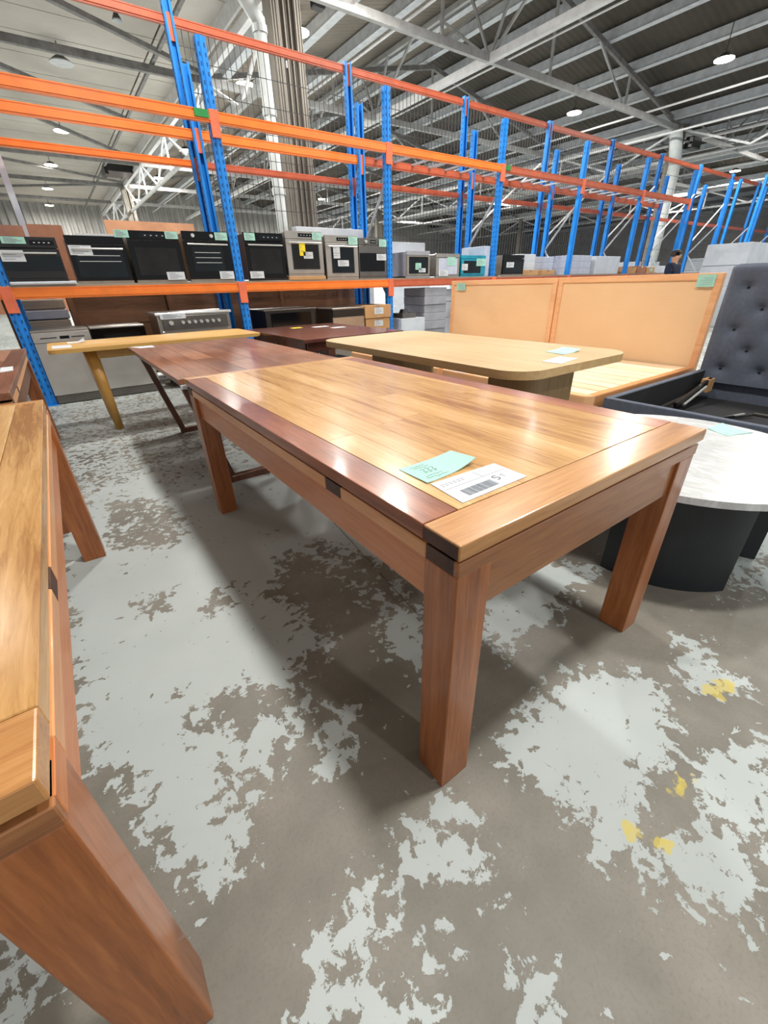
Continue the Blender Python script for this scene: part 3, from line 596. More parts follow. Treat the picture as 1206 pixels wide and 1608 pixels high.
# floor appliances
def dishwasher(x0, x1, z1, label, front, y=OY-.02, bandm='steel', slot=True, group='dishwashers on the floor under the shelf'):
    t = thing('dishwasher', ((x0+x1)/2, y+.3, 0), label, 'dishwasher', group)
    obj('casing', box(BM(), x0+.01, x1-.01, y+.03, y+.58, .02, z1-.02, .004), M['steeld'], t)
    obj('door', box(BM(), x0, x1, y, y+.03, .1, z1-.13, .004), M[front], t)
    c = obj('control_panel', box(BM(), x0, x1, y-.004, y+.03, z1-.125, z1-.022, .004), M[bandm], t)
    if slot:
        bm = BM(); box(bm, x0+.07, x0+.22, y-.006, y-.003, z1-.085, z1-.075); box(bm, x0+.36, x1-.06, y-.006, y-.003, z1-.085, z1-.075); obj('grip_slot', bm, M['blackm'], c)
        obj('display', B(x0+.25, x0+.34, y-.006, y-.003, z1-.095, z1-.065), M['black'], c)
    obj('top', box(BM(), x0, x1, y, y+.58, z1-.02, z1, .004), M['steel'], t); obj('plinth', B(x0+.01, x1-.01, y+.005, y+.1, .01, .095), M['steeld'], t)
    return t
dishwasher(-.262, .285, .80, 'brushed steel dishwasher with a slotted top panel beside the leftmost blue post', 'inox', bandm='inox')
dishwasher(.295, .87, .80, 'shiny steel dishwasher behind the yellow oak table leg', 'inox', bandm='black', slot=False)
t = thing('range_cooker', (1.48, 6.55, 0), 'wide stainless range cooker with a row of knobs under the shelf', 'cooker')
cy = 6.2
obj('body', box(BM(), 1.03, 1.93, cy+.03, cy+.62, .12, .88, .004), M['steel'], t); obj('hob', box(BM(), 1.01, 1.95, cy-.01, cy+.62, .88, .91, .006), M['silver'], t)
p = obj('control_panel', box(BM(), 1.08, 1.88, cy-.01, cy+.03, .72, .87, .003), M['steeld'], t)
for k, xx in enumerate((1.17, 1.31, 1.385, 1.46, 1.535, 1.61, 1.685, 1.76)):
    bm = BM(); cyl(bm, (xx, cy-.045, .795), (xx, cy-.01, .795), .026 if k == 0 else .02, 16); obj('knob', bm, M['silver'], p)
d = obj('oven_door', box(BM(), 1.05, 1.91, cy, cy+.03, .14, .70, .004), M['steel'], t); obj('glass', B(1.17, 1.79, cy-.003, cy, .25, .56), M['glass'], d)
bm = BM(); cyl(bm, (1.1, cy-.05, .65), (1.86, cy-.05, .65), .012, 10); [cyl(bm, (xx, cy-.05, .65), (xx, cy, .65), .008, 8) for xx in (1.14, 1.82)]; obj('handle', bm, M['silver'], d)
for xx in (1.1, 1.86):
    for yy in (cy+.08, cy+.55): bm = BM(); cyl(bm, (xx, yy, 0), (xx, yy, .12), .02, 10); obj('foot', bm, M['blackm'], t)
slip(t, 1.06, 1.36, .84, .9, cy-.012, 'white')
t = thing('black_cabinet', (2.8, 6.5, 0), 'black low cabinet unit with a dark glass front behind the dark red table', 'cabinet')
obj('body', box(BM(), 2.42, 3.2, 6.2, 6.8, 0, .86, .005), M['blackm'], t); obj('glass_front', B(2.5, 3.12, 6.185, 6.2, .62, .83), M['black'], t); obj('lower_door', B(2.44, 3.18, 6.188, 6.2, .05, .58), M['blackm'], t); obj('top', box(BM(), 2.4, 3.22, 6.19, 6.82, .86, .88, .003), M['steeld'], t)
dishwasher(3.50, 4.08, .85, 'steel fronted dishwasher left of the two cardboard cartons', 'steel', bandm='blackm', slot=False, y=6.2)
carton(4.10, 4.60, 6.22, 6.8, 0, .49, 'card', 'large cardboard carton on the floor left of the middle blue post, lowest of three', group='cardboard cartons under the shelf')
carton(4.12, 4.61, 6.22, 6.8, .495, .665, 'card', 'printed flat cardboard carton in the middle of the three under the shelf', slipc='white', group='cardboard cartons under the shelf')
carton(4.10, 4.62, 6.2, 6.8, .67, .86, 'card', 'cardboard carton with a white label on top of the three under the shelf', slipc='white', group='cardboard cartons under the shelf')
carton(4.88, 5.42, 6.25, 6.85, 0, .62, 'foam', 'white carton on the floor right of the middle blue post')
t = thing('loose_fittings', (5.1, 6.5, .62), 'dark metal fittings heaped on the white carton under the shelf', 'fittings'); obj('bracket', B(4.95, 5.25, 6.3, 6.6, .622, .70), M['steeld'], t); obj('coil', (lambda b: [cyl(b, (5.05, 6.4, .70), (5.05, 6.4, .76), .09, 16, .06), b][1])(BM()), M['blackm'], t)
stack(5.45, 5.98, 6.3, 6.9, 0, (.135,)*8, 'greyc', 'flat grey carton in the tall stack under the shelf', 'flat_carton', 'box', 'grey flat cartons stacked under the shelf')
stack(6.1, 6.6, 6.5, 7.0, 0, (.28, .28, .28, .2), 'foam', 'white box stacked behind the rattan headboard left end', 'white_box', 'box', 'white boxes under the shelf')
carton(6.3, 6.9, 6.1, 6.45, 0, .75, 'greyc', 'dark grey crate on the floor beside the grey carton stack', 'crate', 'crate')
# plastic wrapped pile at the far left under the shelf
t = thing('wrapped_pile', (-.05, 7.6, 0), 'pile of plastic wrapped panels above the first dishwasher under the shelf', 'pile')
for k in range(9): obj('panel', box(BM(), -.35+.01*(k % 3), .17+.012*(k % 2), 7.42, 7.8, .02+k*.12, .13+k*.12, .01), M['greyc' if k % 2 else 'deck'], t)
# goods beyond the racks
G = 'white wrapped stacks beyond the headboards'
stack(13.5, 16.6, 4.2, 5.1, 0, (.45, .45, .45, .45), 'foam', 'big white wrapped slab in the wide stack at the far right', 'wrapped_slab', 'slab', G)
stack(15.9, 17.6, 5.0, 5.7, 0, (.5, .5, .5), 'foam', 'white wrapped bale behind the person in navy', 'wrapped_bale', 'bale', G)
stack(9.5, 11.8, 5.3, 5.9, 0, (.4, .4, .33), 'lav', 'pale low bale left of the person in navy', 'wrapped_bale', 'bale', G)
for i, (x, y, wx, h, m_) in enumerate(((9, 12, 1.6, 1.6, 'foam'), (12, 12.5, 1.8, 1.75, 'lav'), (15.5, 12, 1.5, 1.5, 'foam'), (19, 12.6, 2, 1.7, 'foam'), (7, 12, 1.3, 1.7, 'greyc'), (3.2, 13, 2.2, 1.9, 'foam'), (23, 11.5, 2.4, 1.8, 'foam'), (27, 10, 3, 1.9, 'foam'), (24, 7.5, 2, 1.7, 'lav'))):
    nm = ('first', 'second', 'third', 'fourth', 'grey', 'left most', 'sixth', 'wide', 'short')[i]
    stack(x, x+wx, y, y+1.1, 0, (h/3,)*3, m_, 'pallet load in the far aisle, %s load' % nm, 'pallet_load', 'pallet load', 'pallet loads in the far aisle')
# ------------------------------------------------------------------ solid timber extension tables
def ext_table(x0, x1, y0, y1, zt, label, inner='honey', border='red', bread='honeyX', farw=.05, nplank=7, mats=('side', 'leg', 'apronX'), under=0.0, ends='walnut'):
    t = thing('dining_table', ((x0+x1)/2, (y0+y1)/2, 0), label, 'table'); th = .034; nb = .098; bw = .092
    zb = zt-th; e = .0012
    obj('breadboard_end', box(BM(), x0, x1, y0, y0+nb-e, zb, zt, .003, 2), M[bread], t); obj('breadboard_end', box(BM(), x0, x1, y1-farw+e, y1, zb, zt, .003, 2), M[bread], t)
    obj('end_grain', B(x0-.0006, x0, y0+.004, y0+nb-.003, zb+.002, zt-.004), M[ends], t, 'dark end grain of the breadboard' if ends == 'walnut' else None)
    for a, b in ((x0, x0+bw-e), (x1-bw+e, x1)): obj('border_plank', box(BM(), a, b, y0+nb, y1-farw, zb, zt, .0015), M[border], t)
    ws = [random.uniform(.8, 1.2) for _ in range(nplank)]; tot = sum(ws); x = x0+bw
    for i, wd in enumerate(ws):
        x2 = x+(x1-x0-2*bw)*wd/tot; ym = random.uniform(y0+.6, y1-.5)
        for a, b in ((y0+nb, ym), (ym, y1-farw)): obj('plank', box(BM(), x+.0003, x2-.0003, a+.0003, b-.0003, zb, zt, .0006), M[inner], t)
        x = x2
    # shadow gap, then the stored leaves
    fx0, fx1, fy0, fy1 = x0+.006-under, x1-.006+under, y0+.006-under, y1-.006+under
    obj('slide_core', B(fx0+.05, fx1-.05, fy0+.05, fy1-.05, zb-.04, zb), M['walnut'], t)
    zl1, zl0 = zb-.011, zb-.045
    for xa, xb in ((fx0, fx0+.05), (fx1-.05, fx1)):
        m_ = M['leaf']
        obj('leaf_edge', box(BM(), xa, xb, fy0+.09, y0+.42, zl0, zl1, .002), m_, t); obj('leaf_edge', box(BM(), xa, xb, y0+.50, fy1-.09, zl0, zl1, .002), m_, t)
        obj('stop_block', box(BM(), xa+.001, xb-.001, y0+.421, y0+.499, zl0, zl1, .001), M['walnut'], t, 'dark end grain block between the two leaves')
        for ya, yb in ((fy0, fy0+.089), (fy1-.089, fy1)): obj('leaf_end', box(BM(), xa+.0005, xb, ya+.012, yb, zl0, zl1, .001), M[ends], t, 'dark end grain of the stored leaf' if ends == 'walnut' else None)
    for ya, yb in ((fy0, fy0+.06), (fy1-.06, fy1)): obj('leaf_breadboard', box(BM(), fx0+.001, fx1-.001, ya, yb, zl0, zl1, .002), M[mats[2]], t)
    za = zl0-.115; d = .092
    obj('leaf_core', B(fx0+.05, fx1-.05, fy0+.06, fy1-.06, zl0+.002, zl1), M[inner], t)
    for xa in (fx0+.018, fx1-.04): obj('apron', box(BM(), xa, xa+.022, fy0+d, fy1-d, za, zl0, .002), M[mats[0]], t)
    for ya in (fy0+.012, fy1-.034): obj('apron', box(BM(), fx0+d, fx1-d, ya, ya+.022, za, zl0, .002), M[mats[2]], t)
    for xa in (fx0+.002, fx1-d-.002):
        for ya in (fy0+.002, fy1-d-.002): obj('leg', box(BM(), xa, xa+d, ya, ya+d, 0, zl0, .003, 2), M[mats[1]], t)
    return t
ext_table(.444, 1.456, .408, 2.384, .76, 'large honey coloured timber table in the centre with a reddish border plank and two slips', nplank=8)
ext_table(-1.17, -.142, .372, 2.31, .76, 'timber table cropped by the left edge with a thick leg in the foreground', under=.006, nplank=7, inner='honey', border='honey', ends='side')
ext_table(-1.30, -.27, 2.60, 4.76, .76, 'brown timber table at the left edge beyond the nearest one, holding a white slip', inner='brown', border='brown', bread='brown', mats=('brownleg', 'leg', 'apronX'))

# ------------------------------------------------------------------ sled leg table
t = thing('sled_table', (.915, 3.3, 0), 'brown plank dining table on dark sled legs, touching the far end of the central table', 'table')
xs = [.42, .53, .66, .80, .97, 1.10, 1.25, 1.40]; 
for a, b in zip(xs, xs[1:]):
    ys = [2.415]+sorted(random.uniform(2.7, 4.0) for _ in range(2))+[4.22]
    for c, d_ in zip(ys, ys[1:]): obj('plank', box(BM(), a+.0006, b-.0006, c+.0006, d_-.0006, .722, .75, .001), M['brown'], t)
for y in (2.72, 4.12):
    L = [(.49, .70), (.655, .022), (1.175, .022), (1.34, .70)]
    obj('leg', bar(BM(), (L[0][0], y, .70), (L[1][0], y, .0448), .05, .045), M['brownleg'], t); obj('leg', bar(BM(), (L[3][0], y, .70), (L[2][0], y, .0448), .05, .045), M['brownleg'], t)
    obj('floor_runner', box(BM(), .635, 1.195, y-.025, y+.025, 0, .045, .002), M['brownleg'], t); obj('top_rail', box(BM(), .48, 1.35, y-.025, y+.025, .69, .722, .002), M['brownleg'], t)
# ------------------------------------------------------------------ yellow oak table
t = thing('oak_table', (.79, 4.87, 0), 'yellow oak table with rounded tapering legs in front of the dishwashers', 'table')
obj('tabletop', prism(BM(), rrect(-.125, 1.68, 4.48, 5.24, .05), .72, .75, .006), M['yellow'], t)
for x, y, sx, sy in ((.23, 4.66, 1, 1), (1.42, 4.66, -1, 1), (.23, 5.1, 1, -1), (1.42, 5.1, -1, -1)):
    bm = BM(); cyl(bm, (x-.03*sx, y, 0), (x-.06*sx, y+.0*sy, .72), .034, 16, .052); obj('leg', bm, M['yellowZ'], t, smooth=True)
for y in (4.64, 5.12): obj('apron', box(BM(), .2, 1.45, y-.012, y+.012, .64, .72, .002), M['yellow'], t)
for x in (.18, 1.47): obj('apron', box(BM(), x-.012, x+.012, 4.68, 5.08, .64, .72, .002), M['yellow'], t)
# ------------------------------------------------------------------ dark red table
t = thing('dark_table', (2.2, 4.2, 0), 'dark reddish brown table with block legs behind the pale oak table', 'table')
for k in range(6): y = 3.50+k*.245; obj('plank', box(BM(), 1.68, 2.76, y+.0006, y+.2444, .725, .752, .001), M['mahog'], t)
for x in (1.72, 2.62):
    for y in (3.56, 4.82): obj('leg', box(BM(), x, x+.1, y, y+.1, 0, .64, .003), M['brownleg'], t)
for y in (3.6, 4.88): obj('apron', box(BM(), 1.75, 2.70, y-.012, y+.012, .64, .725, .002), M['mahog'], t)
for x in (1.75, 2.70): obj('apron', box(BM(), x-.012, x+.012, 3.62, 4.86, .64, .725, .002), M['mahog'], t)
t = thing('storage_bench', (2.35, 3.85, 0), 'charcoal bench under the dark red table', 'bench')
obj('box', box(BM(), 1.95, 2.58, 3.72, 4.5, .0, .38, .01, 2), M['fabricd'], t); obj('seat_pad', box(BM(), 1.94, 2.59, 3.71, 4.51, .38, .45, .02, 3), M['fabric'], t)
# ------------------------------------------------------------------ pale oak table on slab pedestals
t = thing('pedestal_table', (2.21, 2.26, 0), 'pale oak table with rounded corners and two slips, between the central table and the beds', 'table')
obj('tabletop', prism(BM(), rrect(1.70, 2.73, 1.25, 3.28, .17, 12), .728, .77, .003), M['oak'], t)
for y in (1.42, 2.68): obj('pedestal', prism(BM(), rrect(2.02, 2.50, y, y+.38, .12, 8), 0, .728), M['oakZ'], t)
# ------------------------------------------------------------------ marble coffee table
t = thing('coffee_table', (2.1, .66, 0), 'round white marble coffee table on a black drum base at the right', 'table')
bm = BM(); arc = lambda r, a0, a1: [(2.1+r*math.cos(math.radians(a0+(a1-a0)*i/28)), .66+r*math.sin(math.radians(a0+(a1-a0)*i/28))) for i in range(29)]
prism(bm, arc(.415, 176, 244)+arc(.30, 244, 176), 0, .45); obj('curved_base', bm, M['drum'], t); [obj('curved_base', prism(BM(), arc(.415, a, a+68)+arc(.30, a+68, a), 0, .45), M['drum'], t) for a in (296, 56)]
bm = BM(); cyl(bm, (2.11, .675, .45), (2.11, .675, .475), .556, 72, .552); obj('marble_top', bm, M['marble'], t)
# ------------------------------------------------------------------ cane headboard beds
def cane_bed(y0, y1, label):
    t = thing('cane_bed', (4.1, (y0+y1)/2, 0), label, 'bed'); zh = 1.172; hx = 5.05
    h = obj('headboard', box(BM(), hx+.012, hx+.05, y0+.02, y1-.02, .1, zh-.02, .002), M['cane'], t, 'woven cane panel')
    for a, b, c, d_ in ((y0, y1, zh-.055, zh), (y0, y0+.06, 0, zh-.055), (y1-.06, y1, 0, zh-.055), (y0+.06, y1-.06, .1, .2)): obj('trim', box(BM(), hx, hx+.06, a, b, c, d_, .003, 2), M['bedwoodY'], h)
    obj('side_rail', box(BM(), 3.24, hx, y0, y0+.07, .24, .35, .01, 2), M['bedwood'], t); obj('side_rail', box(BM(), 3.24, hx, y1-.07, y1, .24, .35, .01, 2), M['bedwood'], t)
    obj('foot_rail', prism(BM(), [(3.25, y0), (3.25, y1), (3.20, y1-.01), (3.17, y1-.04), (3.16, y1-.08), (3.16, y0+.08), (3.17, y0+.04), (3.20, y0+.01)], .24, .35, .006), M['bedwoodY'], t)
    n = 10
    for k in range(n): x = 3.28+k*(hx-3.28)/n; obj('slat', box(BM(), x, x+.158, y0+.06, y1-.06, .325, .343, .002), M['slat'], t)
    for x in (3.35, 4.9):
        for y in (y0+.1, y1-.14): obj('leg', box(BM(), x, x+.05, y, y+.05, 0, .24, .003), M['bedwoodY'], t)
    return t
cane_bed(1.70, 3.39, 'slatted timber bed with a woven cane headboard, beside the dark upholstered bed')
cane_bed(3.405, 5.22, 'cane headboard bed farther left, its base hidden behind the pale oak table')
# ------------------------------------------------------------------ dark upholstered storage bed
t = thing('storage_bed', (4.1, .75, 0), 'charcoal upholstered storage bed with a buttoned headboard and open black base', 'bed')
hy0, hy1, hx, zh = -.12, 1.63, 4.98, 1.235
bm = BM(); ny_, nz_ = 70, 48; G2 = []
btn = [(hy1-.16-.30*i-(.15 if r % 2 else 0), zh-.18-.17*r) for r in range(5) for i in range(6)]
for j in range(nz_+1):
    row = []
    for i in range(ny_+1):
        y = hy0+(hy1-hy0)*i/ny_; z = .25+(zh-.25)*j/nz_; dpt = 0
        for by, bz in btn:
            d2 = (y-by)**2+(z-bz)**2
            dpt += .028*math.exp(-d2/(2*.024**2))+.022*math.exp(-d2/(2*.062**2))
        ed = min(y-hy0, hy1-y, zh-z); dpt += .03*max(0, 1-ed/.04)**2
        row.append(bm.verts.new((hx-.02+dpt, y, z-(.03*max(0, 1-(hy1-y)/.06)**2 if j == nz_ else 0))))
    G2.append(row)
for j in range(nz_):
    for i in range(ny_): bm.faces.new((G2[j][i], G2[j][i+1], G2[j+1][i+1], G2[j+1][i]))
h = obj('headboard', box(BM(), hx+.02, hx+.12, hy0, hy1, 0, zh-.012, .012, 2), M['fabric'], t)
obj('tufted_panel', bm, M['fabric'], h, smooth=True)
bm = BM(); 
for by, bz in btn:
    if hy0+.03 < by < hy1-.03: bmesh.ops.create_icosphere(bm, subdivisions=1, radius=.013, matrix=Matrix.Translation((hx+.022, by, bz)))
obj('buttons', bm, M['fabricd'], h, kind='stuff')
obj('foot_rail', box(BM(), 3.25, 3.30, hy0, 1.63, .04, .35, .008, 2), M['fabric'], t)
for y in (hy0, 1.58): obj('side_rail', box(BM(), 3.30, hx, y, y+.05, .04, .35, .008, 2), M['fabric'], t)
for y in (hy0+.05, 1.572): obj('inner_lining', B(3.30, hx, y, y+.008, .05, .345), M['fabricd'], t)
obj('base_board', B(3.30, hx, hy0+.058, 1.572, .08, .10), M['fabricd'], t); obj('foot_lining', B(3.30, 3.308, hy0+.058, 1.572, .1, .345), M['fabricd'], t)
g = obj('lift_frame', bar(BM(), (3.6, 1.50, .14), (4.75, 1.50, .20), .03, .03), M['steeld'], t); obj('lift_arm', bar(BM(), (4.2, 1.47, .16), (4.85, 1.47, .29), .025, .04), M['blackm'], g)
bm = BM(); cyl(bm, (4.3, 1.44, .15), (4.7, 1.44, .25), .012, 10); obj('gas_strut', bm, M['silver'], g); obj('hinge_plate', box(BM(), 4.78, 4.90, 1.45, 1.52, .18, .30, .003), M['card'], g)
obj('cross_bar', box(BM(), 4.02, 4.06, -.06, 1.1, .101, .125, .004), M['copper'], t, 'copper coloured bar'); obj('cross_bar', box(BM(), 4.55, 4.58, -.06, 1.0, .101, .125, .004), M['steeld'], t)
for k in range(7): obj('cable_wrap', bar(BM(), (3.75+.07*k, 1.33-.03*k, .104), (3.95+.09*k, 1.22-.04*k, .12+.01*(k % 3)), .02, .008), M['silver' if k % 2 else 'blackm'], t)

# ------------------------------------------------------------------ paper slips lying on furniture
def flat_slip(pts, z, mat, label, th=.0015, lines=4, curl=0, group=None, name='price_slip'):
    """pts: four corners a b c d (a-b is the long edge)"""
    a, b, c, d = [Vector((*p, 0)) for p in pts]; n = 12; bm = BM(); g0 = []; g1 = []
    for i in range(n+1):
        for lst in (g0, g1): lst.append([])
        u = i/n
        for j in range(5):
            v = j/4; p = (a*(1-u)+b*u)*(1-v)+(d*(1-u)+c*u)*v
            h = curl*(max(0, u-.5)*2)**1.6*(.35+.65*v)+curl*.35*max(0, .15-u)*2*v if curl else 0
            g0[-1].append(bm.verts.new((p.x, p.y, z+h))); g1[-1].append(bm.verts.new((p.x, p.y, z+th+h)))
    for i in range(n):
        for j in range(4): bm.faces.new((g1[i][j], g1[i+1][j], g1[i+1][j+1], g1[i][j+1])); bm.faces.new((g0[i][j], g0[i][j+1], g0[i+1][j+1], g0[i+1][j]))
    for i in range(n): bm.faces.new((g0[i][0], g0[i+1][0], g1[i+1][0], g1[i][0])); bm.faces.new((g0[i+1][4], g0[i][4], g1[i][4], g1[i+1][4]))
    for j in range(4): bm.faces.new((g0[0][j+1], g0[0][j], g1[0][j], g1[0][j+1])); bm.faces.new((g0[n][j], g0[n][j+1], g1[n][j+1], g1[n][j]))
    o = obj(name, bm, M[mat]); tag(o, label, 'slip', group)
    o.data.polygons.foreach_set('use_smooth', [False]*len(o.data.polygons))
    if lines:
        bm = BM(); zz = z+th+.0003
        for k in range(lines):
            v = .18+.64*k/max(1, lines-1); u0, u1 = .1, .1+.36*(.6+.4*((k*5) % 3)/2)
            P_ = lambda u, v: (a*(1-u)+b*u)*(1-v)+(d*(1-u)+c*u)*v
            q = P_(u0, v); r = P_(u1, v); bar(bm, (q.x, q.y, zz), (r.x, r.y, zz), .0014, .0004)
        obj('print_lines', bm, M['ink'], o)
    return o
zt = .7602
s = flat_slip([(.567, .738), (.742, .742), (.736, .648), (.567, .634)], zt, 'mint', 'mint green slip with handwriting and a lifted edge, on the central honey coloured table', lines=0, curl=.016)
random.seed(3)
bm = BM()
def stroke(pts, w_=.0016, z=zt+.0025):
    for p, q in zip(pts, pts[1:]): bar(bm, (*p, z), (*q, z), w_, .0004)
for k, (y, x0, x1) in enumerate(((.722, .585, .632), (.712, .590, .640), (.652, .582, .648), (.662, .586, .640))):
    pts = [(x0+(x1-x0)*i/14, y+random.uniform(-.003, .003)) for i in range(15)]; stroke(pts, .0010)
for cx in (.606, .620, .634): stroke([(cx-.005, .700), (cx+.003, .703), (cx+.004, .694), (cx-.003, .689), (cx+.005, .683), (cx, .678), (cx-.006, .681)], .0013)
obj('handwriting', bm, M['ink'], s)
o = flat_slip([(.571, .628), (.772, .620), (.770, .521), (.561, .518)], zt, 'white', 'white label card with a barcode, on the central honey coloured table', lines=0)
bm = BM(); z = zt+.0018
box(bm, .572, .765, .5815, .5823, z, z+.0003); box(bm, .690, .6907, .5823, .615, z, z+.0003)
for k in range(6): xx = .58+.012*k; box(bm, xx, xx+.009, .604, .606, z, z+.0003); box(bm, xx, xx+.007, .597, .599, z, z+.0003)
obj('printed_rules', bm, M['ink'], o)
bm = BM(); x = .596; random.seed(5)
while x < .690: wd = random.choice((.0008, .0014, .0022)); box(bm, x, x+wd, .532, .562, z, z+.0003); x += wd+random.choice((.0008, .0012, .002))
obj('barcode', bm, M['ink'], o)
bm = BM()
for pts in ([(.716, .568), (.704, .568), (.703, .560), (.712, .560), (.716, .555), (.712, .549), (.703, .549)],): stroke(pts, .0022, z)
stroke([(.724, .560), (.732, .566), (.732, .552)], .001, z)
obj('printed_number', bm, M['inkd'], o)
flat_slip([(2.36, 1.60), (2.585, 1.63), (2.52, 1.47), (2.33, 1.46)], .7703, 'mint', 'mint green slip with a lifted side on the pale oak table', curl=.012)
flat_slip([(2.05, 1.405), (2.26, 1.435), (2.27, 1.33), (2.06, 1.295)], .7703, 'white', 'white printed slip on the pale oak table')
flat_slip([(.435, 4.20), (.60, 4.19), (.60, 4.05), (.49, 4.06)], .7503, 'white', 'white slip on the far left corner of the sled leg table', lines=0)
flat_slip([(-.36, 3.57), (-.30, 3.58), (-.29, 3.38), (-.35, 3.35)], .7603, 'white', 'white slip on the brown table at the left edge', lines=0)
flat_slip([(2.45, .60), (2.50, .70), (2.62, .68), (2.60, .54)], .4753, 'mint', 'mint green slip with a bent side on the marble table', lines=3, curl=.012)
flat_slip([(-.09, 4.62), (.05, 4.60), (.05, 4.86), (-.09, 4.88)], .7503, 'white', 'white slip at the left end of the yellow oak table', lines=0)
flat_slip([(.03, 5.0), (.17, 5.0), (.17, 5.14), (.03, 5.14)], .7503, 'white', 'folded white card near the far edge of the yellow oak table', curl=.03, lines=0)
flat_slip([(2.10, 4.62), (2.22, 4.63), (2.22, 4.72), (2.10, 4.71)], .7523, 'yelcard', 'small yellow slip on the dark red table', lines=0)
flat_slip([(2.32, 4.52), (2.50, 4.53), (2.50, 4.63), (2.32, 4.62)], .7523, 'white', 'white slip on the dark red table, the left of two', lines=0)
flat_slip([(2.42, 4.28), (2.58, 4.29), (2.58, 4.38), (2.42, 4.37)], .7523, 'white', 'white slip on the dark red table, the right of two', lines=0)
flat_slip([(3.18, 3.72), (3.245, 3.73), (3.245, 3.56), (3.18, 3.55)], .3505, 'white', 'white slip on the foot rail of the farther cane bed', lines=0)
flat_slip([(3.18, 3.25), (3.245, 3.25), (3.245, 3.04), (3.18, 3.04)], .3505, 'white', 'white slip on the foot rail of the nearer cane bed', lines=0)
tag(obj('paper_tag', box(BM(), .425, .49, 2.40, 2.413, .70, .722, .001), M['white']), 'white paper tag under the near left corner of the sled leg table', 'tag')
for y0, y1, z0, z1, l in ((4.93, 5.10, 1.046, 1.14, 'mint green slip at the top left of the farther cane headboard'), (1.755, 1.905, 1.058, 1.16, 'mint green slip at the top right of the nearer cane headboard')):
    o = tag(obj('price_slip', B(5.045, 5.0485, y0, y1, z0, z1), M['mint']), l, 'slip'); bm = BM()
    for k in range(4): box(bm, 5.0438, 5.045, y0+.02, y1-.03-.02*(k % 2), z0+.02+k*.018, z0+.022+k*.018)
    obj('print_lines', bm, M['ink'], o)
# ------------------------------------------------------------------ person beyond the headboards
def skin_mesh(nodes, edges, name, mat, parent, sub=2):
    me = bpy.data.meshes.new(name); me.from_pydata([n[:3] for n in nodes], edges, []); o = bpy.data.objects.new(name, me); COL.objects.link(o); o.parent = parent
    o.modifiers.new('skin', 'SKIN'); o.modifiers.new('sub', 'SUBSURF').levels = sub; o.modifiers['sub'].render_levels = sub
    for i, n in enumerate(nodes): v = me.skin_vertices[0].data[i]; v.radius = (n[3], n[4] if len(n) > 4 else n[3]); v.use_root = i == 0
    me.materials.append(M[mat]); 
    for p in me.polygons: p.use_smooth = True
    o.modifiers['skin'].use_smooth_shade = True
    return o
px, py = 12.45, 5.3
per = thing('person', (px, py, 0), 'person in a dark navy top with dark hair walking beyond the headboards', 'person')
nd = [(0, 0, .95, .15, .12), (0, 0, 1.15, .13, .10), (0, 0, 1.33, .17, .11), (0, 0, 1.43, .08, .07), (0, .0, 1.49, .055), (0, 0, 1.56, .075, .085), (0, 0, 1.64, .085, .095),
      (-.10, 0, .88, .095), (-.11, .05, .50, .065), (-.11, -.05, .10, .045), (-.11, .08, .04, .04), (.10, 0, .88, .095), (.11, .12, .50, .065), (.11, .16, .10, .045), (.11, .28, .04, .04),
      (-.19, 0, 1.38, .06), (-.25, -.03, 1.12, .047), (-.24, .10, .90, .035), (-.24, .14, .84, .028), (.19, 0, 1.38, .06), (.25, -.03, 1.12, .047), (.24, .10, .90, .035), (.24, .14, .84, .028)]
ed = [(0, 1), (1, 2), (2, 3), (3, 4), (4, 5), (5, 6), (0, 7), (7, 8), (8, 9), (9, 10), (0, 11), (11, 12), (12, 13), (13, 14), (2, 15), (15, 16), (16, 17), (17, 18), (2, 19), (19, 20), (20, 21), (21, 22)]
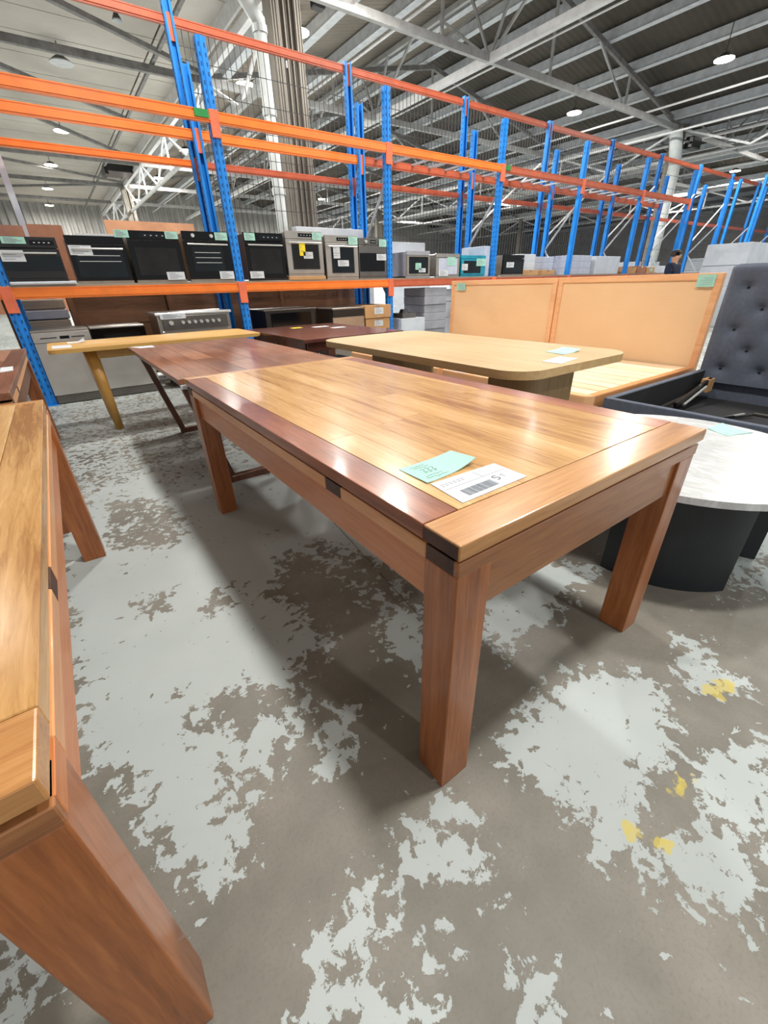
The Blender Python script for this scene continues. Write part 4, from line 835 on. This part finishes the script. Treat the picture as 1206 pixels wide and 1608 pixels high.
for sx, k0 in ((-1, 18), (1, 22)):
    for f in range(5):
        nd.append((sx*.24+(f-2)*.014, .16+(.0 if f else -.02), .80-(.0 if f else -.02), .009)); ed.append((k0, len(nd)-1)); nd.append((sx*.24+(f-2)*.016, .17, .76-(.01 if 0 < f < 4 else -.01), .008)); ed.append((len(nd)-2, len(nd)-1))
skin_mesh(nd, ed, 'body', 'skin', per)
skin_mesh([(0, 0, .93, .165, .135), (0, 0, 1.15, .15, .12), (0, 0, 1.38, .19, .13), (0, 0, 1.50, .10, .09), (-.20, 0, 1.42, .08), (-.26, -.03, 1.12, .06), (-.245, .09, .92, .048), (.20, 0, 1.42, .08), (.26, -.03, 1.12, .06), (.245, .09, .92, .048)],
          [(0, 1), (1, 2), (2, 3), (2, 4), (4, 5), (5, 6), (2, 7), (7, 8), (8, 9)], 'jumper', 'navy', per)
skin_mesh([(0, 0, .95, .16, .13), (-.10, 0, .86, .11), (-.11, .05, .50, .08), (-.11, -.05, .12, .07), (.10, 0, .86, .11), (.11, .12, .50, .08), (.11, .16, .12, .07)], [(0, 1), (1, 2), (2, 3), (0, 4), (4, 5), (5, 6)], 'trousers', 'fabricd', per)
bm = BM(); bmesh.ops.create_uvsphere(bm, u_segments=20, v_segments=14, radius=.116, matrix=Matrix.Translation((px, py+.012, 1.645)) @ Matrix.Diagonal((.9, 1.02, 1.02, 1)))
bmesh.ops.delete(bm, geom=[v for v in bm.verts if v.co.z < 1.60 or (v.co.y < py-.035 and v.co.z < 1.69)], context='VERTS'); obj('hair', bm, M['hair'], per, smooth=True)
for sx in (-1, 1): bm = BM(); bmesh.ops.create_icosphere(bm, subdivisions=2, radius=.011, matrix=Matrix.Translation((px+sx*.032, py-.088, 1.635))); obj('eye', bm, M['white'], per)
bm = BM(); bmesh.ops.create_cone(bm, segments=8, radius1=.016, radius2=.006, depth=.045, cap_ends=True, matrix=Matrix.Translation((px, py-.095, 1.61))); obj('nose', bm, M['skin'], per)
per.scale = (1.06, 1.06, .97)
obj('mouth', box(BM(), px-.022, px+.022, py-.082, py-.075, 1.572, 1.58, .002), M['conn'], per)
